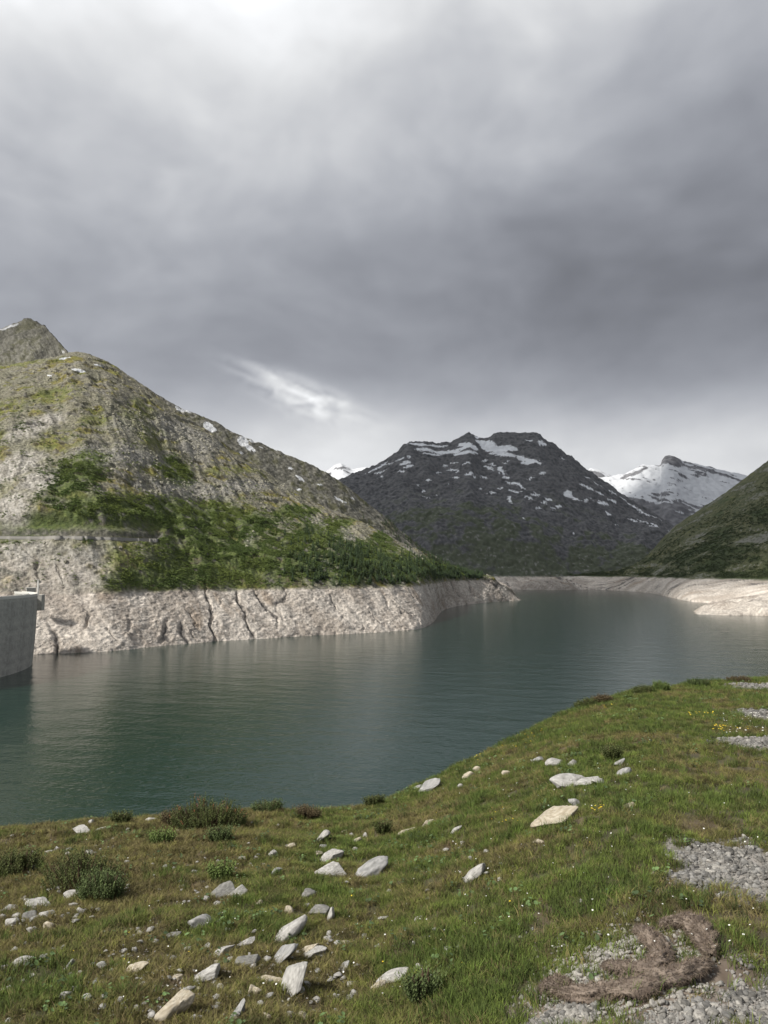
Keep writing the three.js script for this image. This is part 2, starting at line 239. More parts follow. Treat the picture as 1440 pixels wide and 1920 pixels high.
// ------------------------------------------------------------------ mountain at the head of the valley
const snowField = (list, ox, oy, sc) => list.map(([x, y, rx, ry, r = 0]) => [ox + x / sc, oy + y / sc, rx / sc, ry / sc, r]);
const snowC = [...snowField([
  [600, 175, 70, 13, -5], [640, 205, 60, 12, 0], [720, 190, 55, 10, 0], [760, 225, 90, 11, -3], [690, 235, 60, 8, 0], [850, 205, 80, 12, 8], [910, 180, 60, 25, -30], [900, 220, 70, 14, 0], [1010, 165, 60, 30, -25], [1060, 200, 80, 28, -20], [1110, 235, 70, 16, -10], [1150, 200, 50, 22, -15], [1180, 245, 40, 8, 0], [1250, 265, 45, 18, -30], [1280, 285, 45, 12, 0], [960, 130, 18, 12], [1270, 152, 22, 8, 5], [1358, 165, 25, 22],
  [525, 288, 40, 12, 25], [540, 310, 35, 9, 25], [490, 268, 20, 7, 30], [547, 252, 8, 12, -30], [370, 310, 60, 7, 36], [330, 330, 50, 5, 30], [420, 295, 30, 5, 15], [500, 340, 22, 5, -12], [382, 370, 9, 7], [365, 345, 40, 4, 15], [1012, 272, 32, 8, 38], [1035, 318, 12, 36, 40], [1060, 298, 8, 18, 20], [1115, 335, 12, 36, 15], [1145, 380, 22, 8, -25], [1200, 415, 45, 8, -25], [1240, 440, 12, 22, 40], [915, 355, 28, 8, 12], [828, 377, 16, 8, -10], [820, 332, 40, 6, -25], [770, 308, 14, 5, -30], [820, 290, 22, 5, -5], [892, 290, 20, 6, 5], [948, 372, 12, 8], [1007, 374, 26, 6, -20], [728, 348, 14, 7, 30], [665, 390, 14, 8], [625, 464, 11, 4], [603, 427, 6, 10], [790, 420, 9, 4], [985, 448, 14, 4, 10], [1055, 475, 20, 5, -15], [1102, 444, 16, 6], [1168, 510, 10, 24, -10], [1185, 460, 32, 6, -25], [1280, 498, 22, 7, -25], [1290, 382, 22, 6, 30], [1365, 347, 16, 12], [1400, 512, 28, 9], [1375, 533, 14, 6], [1345, 563, 14, 5], [1325, 482, 14, 5, -30], [635, 495, 4, 5], [663, 510, 5, 3], [710, 488, 6, 3], [1430, 565, 8, 8], [1250, 630, 6, 6], [1340, 293, 18, 6], [1150, 280, 18, 5, 35]], 600, 780, 3.273),
...snowField([[95, 140, 20, 6, 5], [165, 150, 24, 18], [280, 240, 14, 4, -40], [85, 245, 48, 10, -25], [100, 262, 30, 10], [175, 318, 14, 10], [102, 352, 18, 5, 30], [420, 348, 18, 4, -30], [480, 385, 34, 5, -38], [415, 400, 46, 7, -25], [490, 437, 26, 8, -15], [310, 440, 34, 18, 25], [340, 458, 38, 9, -28], [208, 470, 26, 8], [410, 475, 12, 10], [437, 465, 18, 4, -40], [512, 490, 48, 12, -5], [558, 478, 32, 7, -15], [537, 545, 12, 16], [258, 508, 16, 6], [150, 517, 14, 5], [90, 457, 20, 6, -15], [560, 430, 24, 5, -38], [615, 465, 26, 4, -35], [680, 510, 44, 8, -38], [720, 540, 40, 6, -36], [760, 555, 40, 4, -30], [810, 575, 28, 4, -30], [675, 588, 24, 5, -26], [735, 595, 24, 5, -30], [792, 614, 24, 5, -28], [578, 614, 10, 3], [345, 660, 8, 3], [65, 578, 6, 5], [880, 652, 10, 3, -20], [905, 632, 12, 3, -25], [780, 620, 12, 3, -20], [130, 445, 20, 4, -25], [180, 488, 10, 6]], 960, 780, 3)];
const center = slope({
  px0: 560, px1: 1340, nc: 560, rows: [3, 26, 300, 14], back: 900, shape: 0.92, material: farMat, foot: -25,
  table: [[560, 2420, 2550, 945, 3500], [640, 2430, 2560, 897, 3650], [700, 2440, 2570, 876, 3800], [740, 2440, 2570, 853, 3900], [768, 2440, 2575, 833, 3950], [800, 2440, 2580, 831, 4000], [826, 2440, 2580, 834, 4030], [850, 2440, 2580, 828, 4050], [866, 2440, 2580, 819, 4060], [880, 2440, 2580, 813, 4060], [893, 2440, 2580, 822, 4060], [905, 2440, 2580, 825, 4060], [930, 2440, 2585, 816, 4060], [960, 2440, 2585, 815, 4050], [990, 2430, 2585, 815, 4030], [1005, 2400, 2585, 817, 4010], [1022, 2390, 2590, 827, 3980], [1060, 2410, 2600, 852, 3900], [1100, 2440, 2600, 882, 3800], [1140, 2440, 2600, 912, 3720], [1180, 2440, 2600, 940, 3640], [1220, 2440, 2600, 965, 3560], [1260, 2440, 2600, 990, 3500], [1340, 2440, 2600, 1040, 3400]],
  relief(x, h, d, u) {
    const knob = Math.exp(-(((x - 330) / 190) ** 2) - (((d - 2850) / 220) ** 2)) * 45;
    return knob * 0.9 + smooth(0.02, 0.2, u) * smooth(1.1, 0.85, u) * (48 * ridged(x / 330 + 0.3, h / 900, d / 900, 3)) + 14 * smooth(0, 0.1, u) * fbm(x / 75, h / 75, d / 75, 4) + 9 * noise(x / 24, h / 24, d / 24) + 5 * noise(x / 10, h / 10, d / 10);
  },
  paint(g) {
    const N = patches(g, snowC);
    return (x, h, d, u) => {
      const fine = fbm(x / 13, h / 13, d / 13, 3), mid = fbm(x / 60, h / 60, d / 60, 4), big = fbm(x / 260, h / 260, d / 260, 3);
      const wx = 22 * fine + 14 * mid, wh = 13 * fbm(x / 13 + 9, h / 9, d / 13, 3) + 8 * mid;
      if (cover(N, x + wx, h + wh, 0.15) > 0.4 + 0.4 * mid) return [0.86, 0.88, 0.91];
      let c = mix3([0.085, 0.087, 0.092], [0.16, 0.16, 0.163], smooth(-0.4, 0.4, fine + 0.6 * mid));
      c = mix3(c, [0.085, 0.105, 0.05], smooth(0.05, 0.3, mid + 0.6 * big + 0.35 * smooth(0.4, 0.1, u)) * smooth(0.55, 0.25, u) * 0.75);
      c = mix3(c, [0.26, 0.255, 0.245], 0.75 * smooth(0.3, 0.5, fine + 0.5 * mid) * smooth(0.5, 0.15, u));
      const e = smooth(FULL + 2, FULL - 3, h + 5 * fine); if (e > 0) c = mix3(c, bareRock(x, h, d), e); const g2 = 1 + 0.25 * fine; return [c[0] * g2, c[1] * g2, c[2] * g2];
    };
  },
});
put(new THREE.Mesh(center.geometry, farMat), 'mountain', 'dark slate mountain streaked with snow at the head of the lake', 'mountain', 'structure');

// ------------------------------------------------------------------ far snow mountains
function snowMountain(name, label, table, nc, base, rockAt, dist, lowSnow) {
  const g = slope({ px0: table[0][0], px1: table[table.length - 1][0], nc, rows: [2, 3, 150, 8], back: 900, shape: 0.9, material: farMat, table: table.map(([p, y]) => [p, base, base + 60, y, dist]),
    relief: (x, h, d, u) => smooth(0.02, 0.15, u) * smooth(1.1, 0.9, u) * 60 * ridged(x / 420, h / 700, d / 900, 3) + 22 * fbm(x / 120, h / 120, d / 120, 4) + 9 * noise(x / 36, h / 36, d / 36),
    paint(gr) {
      const R = patches(gr, rockAt);
      return (x, h, d, u) => {
        const s = h + x * 0.35, n = fbm(x / 150, s / 38, d / 300, 4), m = fbm(x / 380, h / 300, 4.4, 3), f = fbm(x / 40, h / 40, d / 40, 3);
        const rock = cover(R, x + 25 * f, h + 25 * f, 0.15) > 0.5, snow = !rock && n + 0.7 * m + 0.35 * f + lowSnow(u) > 0.0;
        if (snow) return [0.52, 0.535, 0.56]; const c = mix3([0.1, 0.1, 0.108], [0.19, 0.19, 0.2], smooth(-0.3, 0.3, f)); return c;
      };
    } });
  return put(new THREE.Mesh(g.geometry, farMat), name, label, 'mountain', 'structure');
}
snowMountain('mountain', 'distant snow covered mountain with a dark rock knob, between the dark peak and the right hill', [[1080, 905], [1120, 900], [1145, 896], [1165, 893], [1185, 884], [1205, 876], [1222, 876], [1237, 877], [1240, 868], [1246, 861], [1258, 858], [1268, 860], [1285, 868], [1305, 873], [1345, 882], [1385, 893], [1420, 898], [1500, 905]], 240, 4700,
  [[1258, 864, 23, 15, -8], [1300, 876, 40, 4.5, -9], [1345, 888, 40, 4, -14], [1190, 886, 30, 3.5, 22], [1170, 1000, 30, 30], [1270, 985, 60, 22], [1210, 955, 70, 12, 5]], 6300, (u) => 0.34 * smooth(0.5, 0.75, u) - 0.42 * smooth(0.55, 0.2, u));
snowMountain('mountain', 'small distant snowy peak showing over the ridge, left of the dark mountain', [[560, 905], [590, 896], [612, 886], [626, 877], [640, 874], [652, 878], [664, 883], [676, 879], [700, 881], [730, 888], [780, 900]], 110, 5200,
  [[640, 877, 16, 3.5], [612, 890, 10, 4], [655, 887, 12, 2.5, -25]], 7200, (u) => 0.25 * smooth(0.5, 0.8, u) - 0.3 * smooth(0.5, 0.3, u));
snowMountain('mountain', 'tiny far grey rock peak beside the shoulder of the dark mountain', [[1060, 905], [1098, 890], [1106, 881], [1114, 880], [1122, 884], [1130, 889], [1150, 897], [1200, 915]], 60, 6400, [[1116, 888, 20, 8], [1150, 905, 30, 10]], 8200, (u) => 0.1 - 0.5 * smooth(0.6, 0.3, u));

// ------------------------------------------------------------------ right hillside
const rightTable = [[1035, 2500, 2640, 1078, 2760], [1100, 2450, 2560, 1077, 2800], [1150, 2330, 2440, 1074, 2800], [1180, 2210, 2330, 1066, 2780], [1220, 2010, 2150, 1034, 2740], [1260, 1650, 1900, 993, 2680], [1300, 1440, 1720, 965, 2560], [1345, 1380, 1640, 935, 2440], [1390, 1300, 1560, 905, 2330], [1440, 1180, 1480, 869, 2220], [1540, 1000, 1300, 805, 2050], [1750, 800, 1050, 720, 1900]];
let rightCover;
const right = slope({
  px0: 1035, px1: 1750, nc: 480, rows: [4, 60, 240, 10], back: 600, shape: 0.93, table: rightTable, material: farMat,
  relief: (x, h, d, u) => smooth(0.02, 0.2, u) * smooth(1.15, 0.85, u) * 30 * ridged((x + 0.35 * d) / 230, h / 500, d / 600, 3) + smooth(0, 0.1, u) * 9 * fbm(x / 45, h / 45, d / 45, 4) + 2.6 * fbm(x / 13, h / 13, d / 13, 3) + 1.6 * noise(x / 5, h / 5, d / 5) + smooth(60, 38, h) * (5 * ridged((x + 0.4 * d) / 45, h / 120, 1.5, 3) - 2.5 * Math.min(1, crack(x, h, d))),
  paint(g) {
    rightCover = (x, h, d) => fbm((x - 0.5 * h) / 95, (h + 0.4 * x) / 40, d / 200, 4);
    return (x, h, d, u) => {
      const fine = fbm(x / 8, h / 8, d / 8, 3), mid = fbm(x / 32, h / 32, d / 60, 4), str = rightCover(x, h, d);
      let c = mix3([0.08, 0.095, 0.038], [0.14, 0.145, 0.065], smooth(-0.3, 0.35, fine + 0.5 * mid));
      c = mix3(c, [0.065, 0.09, 0.03], smooth(0.0, 0.2, -str + 0.3 * smooth(0.6, 0.1, u) - 0.2));
      c = mix3(c, [0.26, 0.255, 0.235], 0.7 * smooth(0.2, 0.36, str + 0.5 * fine));
      c = mix3(c, [0.17, 0.175, 0.06], 0.5 * smooth(0.25, 0.45, mid));
      const e = smooth(FULL + 2, FULL - 2, h + 4 * mid); if (e > 0) c = mix3(c, bareRock(x, h, d), e); const g2 = 1 + 0.3 * fine; return [c[0] * g2, c[1] * g2, c[2] * g2];
    };
  },
});
put(new THREE.Mesh(right.geometry, farMat), 'hill', 'dark green hillside on the right with a pale bare shore below it', 'hillside', 'structure');

// low rock spurs that run out into the lake
function spur(label, cx, cd, rx, rd, top, tilt, seed) {
  const n = 110, P = [], C = [], UV = [], I = [], c = Math.cos(tilt), s = Math.sin(tilt);
  for (let i = 0; i <= n; i++) for (let j = 0; j <= n; j++) {
    const a = (i / n * 2 - 1) * 1.25, b = (j / n * 2 - 1) * 1.25, lx = a * rx, ld = b * rd, x = cx + lx * c - ld * s, d = cd + lx * s + ld * c;
    const r = Math.sqrt(a * a + b * b) + 0.22 * fbm(x / 45 + seed, d / 45, 3, 3), dome = r < 1 ? Math.pow(1 - r * r, 0.8) * top : -(r - 1) * top * 2.2;
    const y = dome + (r < 1 ? 1 : 0.2) * (5.5 * ridged(x / 22, d / 26, 4 + seed, 3) - 1.5 + 1.8 * noise(x / 6, d / 6, 1) + 0.6 * noise(x / 2.5, d / 2.5, 1)) * smooth(1.1, 0.8, r);
    P.push(x, y, -d); C.push(...bareRock(x, y * 1.3, d)); UV.push(x / 26, d / 26);
  }
  for (let i = 0; i < n; i++) for (let j = 0; j < n; j++) { const a = i * (n + 1) + j, b = a + n + 1; I.push(a, b, a + 1, b, b + 1, a + 1); }
  const g = geo(P, I, C, UV); return put(new THREE.Mesh(g, rockMat), 'rock_spur', label, 'rock spur', 'structure');
}
spur('low pale rock spur running into the lake at the right edge', 640, 1060, 215, 120, 30, 0.05, 1);
spur('pale rounded rock mound on the far shore below the dark mountain', 520, 2450, 95, 75, 30, 0, 2);

// ------------------------------------------------------------------ lake
{
  const waves = (n1, n2, seed) => { const N = 512, hgt = new Float32Array(N * N); for (let j = 0; j < N; j++) for (let i = 0; i < N; i++) { const u = i / N, v = j / N; hgt[j * N + i] = tiled(0, n1, u * 1, v, 2, seed) + 0.5 * tiled(0, n2, u, v, 3, seed + 4); } return hgt; };
  const h = waves(14, 34, 2.1), N = 512, d = new Uint8Array(N * N * 4), K = 3.4;
  for (let j = 0; j < N; j++) for (let i = 0; i < N; i++) { const g = (a, b) => h[((b + N) % N) * N + (a + N) % N], dx = (g(i + 1, j) - g(i - 1, j)) * K, dy = (g(i, j + 1) - g(i, j - 1)) * K, l = Math.hypot(dx, dy, 1), o = (j * N + i) * 4; d[o] = (-dx / l * 0.5 + 0.5) * 255; d[o + 1] = (-dy / l * 0.5 + 0.5) * 255; d[o + 2] = (1 / l * 0.5 + 0.5) * 255; d[o + 3] = 255; }
  const nt = new THREE.DataTexture(d, N, N); nt.wrapS = nt.wrapT = THREE.RepeatWrapping; nt.magFilter = THREE.LinearFilter; nt.needsUpdate = true;
  const swell = tileNoise(512, (u, v) => 0.5 + 0.7 * tiled(0, 7, u, v, 4, 6.6));
  const g = new THREE.PlaneGeometry(7000, 4200, 60, 40); g.rotateX(-Math.PI / 2); g.translate(600, 0, -1900);
  const uv = g.attributes.uv, p = g.attributes.position; for (let i = 0; i < p.count; i++) uv.setXY(i, (p.getX(i) * 0.96 + p.getZ(i) * 0.28) / 30, (p.getZ(i) * 0.96 - p.getX(i) * 0.28) / 17);
  nt.repeat.set(1, 1); swell.repeat.set(0.21, 0.21);
  const m = new THREE.MeshPhysicalMaterial({ color: new THREE.Color(0.0085, 0.029, 0.0205), roughness: 0.11, ior: 1.33, normalMap: nt, normalScale: new THREE.Vector2(0.2, 0.2), bumpMap: swell, bumpScale: 0.35 });
  put(new THREE.Mesh(g, m), 'lake', 'dark green rippled reservoir water filling the valley', 'lake', 'structure');
}
// ------------------------------------------------------------------ cloud bank, out of view to the left and overhead, whose shadow lies on the head of the valley
{
  const alt = 4600, k = alt / sunDir.y, ox = sunDir.x * k, od = -sunDir.z * k;     // a point on the ground is shaded from here
  const rim = [[-1400, 2000], [150, 1980], [500, 1640], [1000, 1330], [1900, 1150], [3200, 1700], [4600, 3200], [5600, 4600], [5900, 6000], [5200, 7200], [3800, 7300], [2600, 6300], [1200, 5800], [-900, 5500], [-1700, 3600]];  // outline widened over the valley head to cut the skylight there too
  const c = [1700, 4200], N = 160, M = 26, P = [], I = [];
  const pts = new THREE.CatmullRomCurve3(rim.map(([x, d]) => new THREE.Vector3(x, 0, d)), true, 'catmullrom', 0.3).getPoints(N);
  for (const s of [1, -1]) for (let i = 0; i < N; i++) for (let j = 0; j <= M; j++) {
    const t = j / M, x = lerp(c[0], pts[i].x, t), d = lerp(c[1], pts[i].z, t), n = fbm(x / 420, d / 420, s * 3, 4), thick = Math.sqrt(Math.max(0, 1 - t * t)) * (s > 0 ? 320 : 140) * (1 + 0.9 * n);
    P.push(x + ox, alt + s * thick, -(d + od));
  }
  for (const s of [0, 1]) for (let i = 0; i < N; i++) for (let j = 0; j < M; j++) { const b0 = s * N * (M + 1), a = b0 + i * (M + 1) + j, b = b0 + ((i + 1) % N) * (M + 1) + j; if (s) I.push(a, a + 1, b, b, a + 1, b + 1); else I.push(a, b, a + 1, b, b + 1, a + 1); }
  put(new THREE.Mesh(geo(P, I), new THREE.MeshStandardMaterial({ color: new THREE.Color(0.85, 0.85, 0.86), roughness: 1 })), 'cloud', 'thick grey cloud bank shading the head of the valley', 'cloud', 'structure');
}

// ------------------------------------------------------------------ arch dam at the left edge
{
  const R = 146, CX = -346.8, CD = 418.3, dam = put(new THREE.Group(), 'dam', 'curved grey concrete dam wall at the left edge of the lake', 'dam');
  const streak = tileNoise(512, (u, v) => { const lift = Math.abs(((v * 6) % 1) - 0.5) > 0.48 ? -0.05 : 0, band = 0.015 * Math.sin(Math.floor(v * 6) * 2.4), n = 0.82 + lift + band + 0.16 * tiled(0, 7, u, v, 4, 3) + 0.1 * tiled(0, 40, u, v, 2, 9) + 0.1 * tiled(0, 3, u * 1, v * 0.15, 3, 5); return [n, n, n * 0.985]; }, true);
  const con = new THREE.MeshStandardMaterial({ color: new THREE.Color(0.6, 0.59, 0.555), roughness: 0.92, map: streak });
  const con2 = new THREE.MeshStandardMaterial({ color: new THREE.Color(0.6, 0.59, 0.55), roughness: 0.9 });
  const sweep = (r0, r1, y0, y1, a0, a1, n = 90, ny = 1) => {      // an arc of rectangular section
    const P = [], I = [], UV = [], ring = [[r1, y0], ...Array.from({ length: ny }, (_, k) => [r1, lerp(y0, y1, (k + 1) / ny)]), [r0, y1], [r0, y0]], m = ring.length;
    for (let i = 0; i <= n; i++) { const a = lerp(a0, a1, i / n); for (let k = 0; k < m; k++) for (let w = 0; w < 2; w++) { const [r, y] = ring[(k + w) % m], rr = r > R - 0.5 && ny > 1 && y < 38 ? r - 5 * ((38 - y) / 68) ** 2 : r; P.push(CX + rr * Math.cos(a), y, -(CD + rr * Math.sin(a))); UV.push(a * R / 18, y / 18 + (r < R ? 0.3 : 0)); } }
    for (let i = 0; i < n; i++) for (let k = 0; k < m; k++) { const a = i * m * 2 + k * 2, b = a + m * 2; I.push(a, a + 1, b, b, a + 1, b + 1); }
    return geo(P, I, null, UV);
  };
  const a0 = -1.25, a1 = 0.78;
  part(dam, 'wall', sweep(R - 5, R, -30, 41, a0, a1, 120, 24), con);
  part(dam, 'crest_slab', sweep(R - 5.2, R + 0.08, 41, 41.6, a0, a1), con2);
  part(dam, 'parapet', sweep(R - 0.3, R + 0.02, 41.6, 42.5, a0, a1), con2);
  part(dam, 'parapet', sweep(R - 5.3, R - 5, 41.6, 42.5, a0, a1), con2);
  const box = (w, h, d) => new THREE.BoxGeometry(w, h, d);
  const g = put(new THREE.Group(), 'gatehouse', 'small concrete gatehouse block where the dam meets the rock', 'gatehouse'); const q = at(58, 1106, 548); g.position.set(q[0], 38, q[2]); g.rotation.y = 0.5;
  part(g, 'wall', box(6, 6, 6), con).position.y = 3; part(g, 'roof', box(6.6, 0.4, 6.6), con2).position.y = 6.2; part(g, 'door', box(1.4, 2.4, 0.12), new THREE.MeshStandardMaterial({ color: new THREE.Color(0.08, 0.08, 0.085), roughness: 0.7 })).position.set(1.5, 1.6, 3.05);
  const p2 = put(new THREE.Group(), 'pillar', 'slender pale concrete pillar standing at the end of the dam crest', 'pillar'), q2 = at(71, 1112, 505); p2.position.set(q2[0], 40.5, q2[2]);
  part(p2, 'shaft', box(1.0, 9.5, 1.0), con2).position.y = 4.75; part(p2, 'cap', box(1.5, 0.4, 1.5), con2).position.y = 9.7;
  const b3 = put(new THREE.Group(), 'abutment_block', 'grey concrete abutment block beside the pillar', 'abutment'), q3 = at(77, 1117, 515); b3.position.set(q3[0], 30, q3[2]);
  part(b3, 'body', box(3, 10, 5), con).position.y = 5; part(b3, 'coping', box(3.4, 0.4, 5.4), con2).position.y = 10.2;
}

// ------------------------------------------------------------------ mountain road on its ledge
{
  const P = [], I = [], W = [], WI = []; let n = 0;
  for (let i = 0; i < left.nc; i += 2) {
    const px = lerp(left.px0, left.px1, i / (left.nc - 1)); if (px > 300 || px < -400) continue;
    let o = -1; for (let j = 0; j < left.nr; j++) { const k = i * left.nr + j; if (left.P[k * 3 + 1] > 81.8) { o = k; break; } }
    const x = left.P[o * 3], d = -left.P[o * 3 + 2], ux = x / Math.hypot(x, d), ud = d / Math.hypot(x, d), y = 83.9;
    P.push(x - ux * 1, y, -(d - ud * 1), x + ux * 5, y, -(d + ud * 5), x - ux * 1, y - 3, -(d - ud * 1)); W.push(x - ux * 1, y, -(d - ud * 1), x - ux, y + 0.5, -(d - ud), x - ux * 0.55, y + 0.5, -(d - ud * 0.55), x - ux * 0.55, y, -(d - ud * 0.55)); n++;
  }
  for (let i = 0; i < n - 1; i++) { const a = i * 3, b = a + 3; I.push(a, b, a + 1, b, b + 1, a + 1, a + 2, b + 2, a, b + 2, b, a); for (let k = 0; k < 3; k++) { const c = i * 4 + k, e = c + 4; WI.push(c, e, c + 1, e, e + 1, c + 1); } }
  const road = put(new THREE.Mesh(geo(P, I), new THREE.MeshStandardMaterial({ color: new THREE.Color(0.24, 0.23, 0.21), roughness: 0.95 })), 'road', 'narrow road cut along the mountainside above the dam', 'road', 'structure');
  part(road, 'parapet', geo(W, WI), new THREE.MeshStandardMaterial({ color: new THREE.Color(0.22, 0.21, 0.19), roughness: 0.95 }));
}

// ------------------------------------------------------------------ scrub, boulders and conifers on the slopes
function clump(seed, tris, flat) {
  const r = rng(seed), P = []; for (let i = 0; i < tris; i++) { const a = r() * 6.283, e = Math.acos(lerp(-0.15, 1, r())), R = 0.72 + 0.4 * r(), x = Math.sin(e) * Math.cos(a) * R, y = Math.cos(e) * R * flat, z = Math.sin(e) * Math.sin(a) * R, s = 0.36 + 0.22 * r(); for (let k = 0; k < 3; k++) P.push(x + (r() - 0.5) * 2 * s, y + (r() - 0.5) * 1.4 * s, z + (r() - 0.5) * 2 * s); }
  return geo(P);
}
const leafMat = new THREE.MeshStandardMaterial({ color: 0xffffff, roughness: 0.9, side: THREE.DoubleSide });
function scatter(name, label, category, geometry, list, mat) {       // list: [x, y, z, sx, sy, turn, r, g, b]
  const m = new THREE.InstancedMesh(geometry, mat, list.length), o = new THREE.Object3D(), c = new THREE.Color();
  list.forEach((q, i) => { o.position.set(q[0], q[1], q[2]); o.rotation.set(q[9] ?? 0, q[5], q[10] ?? 0, 'YXZ'); o.scale.set(q[3], q[4], q[3]); o.updateMatrix(); m.setMatrixAt(i, o.matrix); m.setColorAt(i, c.setRGB(q[6], q[7], q[8])); });
  return put(m, name, label, category, 'stuff');
}
const treeSpots = [];
{
  const r = rng(5), list = [[], []], rocks = [], [ra, rb, rc] = left.rows;
  for (let k = 0; k < 600000 && list[0].length + list[1].length < 60000; k++) {
    const i = Math.floor((0.18 + 0.78 * r()) * left.nc), j = ra + rb + Math.floor(Math.pow(r(), 0.85) * rc * 0.82), o = i * left.nr + j, x = left.P[o * 3], y = left.P[o * 3 + 1], z = left.P[o * 3 + 2]; if (y < 41.5 || left.info[o * 2 + 1] > 0.3) continue;
    const v = leftCover(x, y, -z), n = fbm(x / 14, y / 14, -z / 14, 3), px = lerp(left.px0, left.px1, i / left.nc);
    let p = v.shrub * smooth(-0.12, 0.14, n + 0.05) * (1 - 0.9 * v.scree) * (1 - 0.9 * v.slab) * (1 - 0.8 * v.cliff) + 0.06 * smooth(0.85, 0.3, left.info[o * 2]) * smooth(-0.05, 0.25, n); if (r() > p) continue;
    const s = 0.65 + 0.95 * r() * r() + 0.25 * r(), t = 0.75 + 0.5 * r(), w = smooth(-0.2, 0.3, fbm(x / 50, y / 50, 3, 3)) * (1 - 0.6 * smooth(560, 680, px)), c = mix3([0.1, 0.148, 0.034], [0.185, 0.23, 0.055], w);
    list[k & 1].push([x + r() - 0.5, y, z + r() - 0.5, s, s * (0.6 + 0.4 * r()), r() * 6.28, c[0] * t, c[1] * t, c[2] * t]);
  }
  scatter('scrub', 'dense green dwarf pine and alder scrub covering the lower mountainside', 'scrub', clump(1, 42, 0.75), list[0], leafMat);
  scatter('scrub', 'loose green bushes growing among rocks on the mountainside', 'scrub', clump(2, 36, 0.9), list[1], leafMat);
  for (let k = 0; k < 60000 && rocks.length < 3500; k++) {
    const i = Math.floor((0.15 + 0.8 * r()) * left.nc), j = ra + rb + Math.floor(r() * rc), o = i * left.nr + j, x = left.P[o * 3], y = left.P[o * 3 + 1], z = left.P[o * 3 + 2]; if (y < 42 || left.info[o * 2 + 1] > 0.3) continue;
    const v = leftCover(x, y, -z); if (r() > 0.12 + 0.9 * v.scree - 0.8 * v.shrub - 0.6 * v.slab + 0.5 * fbm(x / 30, y / 30, 7, 3)) continue;
    const s = 0.3 + 1.5 * Math.pow(r(), 7) + 0.35 * r(), t = 0.7 + 0.55 * r(); rocks.push([x, y + 0.15 * s, z, s, s * (0.6 + 0.4 * r()), r() * 6.28, 0.29 * t, 0.275 * t, 0.215 * t, r() * 0.6, r() * 0.6]);
  }
  const rg = new THREE.IcosahedronGeometry(1, 1); { const p = rg.attributes.position; for (let i = 0; i < p.count; i++) { const f = 1 + 0.45 * noise(p.getX(i) * 1.6 + 4, p.getY(i) * 1.6, p.getZ(i) * 1.6); p.setXYZ(i, p.getX(i) * f, p.getY(i) * f, p.getZ(i) * f); } rg.computeVertexNormals(); }
  scatter('rubble', 'grey boulders and blocks strewn over the open mountainside', 'rubble', rg, rocks, new THREE.MeshStandardMaterial({ roughness: 0.95 }));
  // conifer positions
  for (let k = 0; k < 60000 && treeSpots.length < 1300; k++) {
    const px = 500 + 405 * r(), i = Math.round((px - left.px0) / (left.px1 - left.px0) * (left.nc - 1)), j = ra + rb + Math.floor(r() * rc), o = i * left.nr + j, x = left.P[o * 3], y = left.P[o * 3 + 1], z = left.P[o * 3 + 2], u = left.info[o * 2]; if (y < 42.5) continue;
    const v = leftCover(x, y, -z), n = fbm(x / 25, y / 25, -z / 60, 3), p = smooth(500, 680, px) * (smooth(0.55, 0.12, u) + 0.5 * smooth(760, 860, px)) * smooth(-0.25, 0.2, n + 0.15) * (1 - 0.9 * v.scree); if (r() > p) continue;
    treeSpots.push([x, y - 0.3, z, 5.5 + 5 * r(), r() * 6.28, r(), 0]);
  }
  for (let k = 0; k < 20000 && treeSpots.length < 1800; k++) {
    const px = 600 + 290 * r(), i = Math.round((px - backRidge.px0) / (backRidge.px1 - backRidge.px0) * (backRidge.nc - 1)), j = 6 + Math.floor(r() * 168), o = i * backRidge.nr + j, x = backRidge.P[o * 3], y = backRidge.P[o * 3 + 1], z = backRidge.P[o * 3 + 2]; if (y < 46 || r() > smooth(620, 780, px) * smooth(190, 110, y)) continue;
    treeSpots.push([x, y - 0.3, z, 4 + 5 * r(), r() * 6.28, r(), 0]);
  }
  const hl = []; const [qa, qb, qc] = right.rows;
  for (let k = 0; k < 60000 && hl.length < 9000; k++) {
    const i = Math.floor(r() * 0.75 * right.nc), j = qa + qb + Math.floor(Math.pow(r(), 1.3) * qc), o = i * right.nr + j, x = right.P[o * 3], y = right.P[o * 3 + 1], z = right.P[o * 3 + 2]; if (y < 43 || r() > smooth(0.2, -0.1, rightCover(x, y, -z)) * smooth(0.9, 0.3, right.info[o * 2])) continue;
    const s = 1.5 + 2.6 * r(), t = 0.7 + 0.5 * r(); hl.push([x, y, z, s, s * 0.8, r() * 6, 0.065 * t, 0.09 * t, 0.03 * t]);
  }
  scatter('scrub', 'dark scrub patches on the shaded hillside at the right', 'scrub', clump(3, 30, 0.8), hl, leafMat);
}
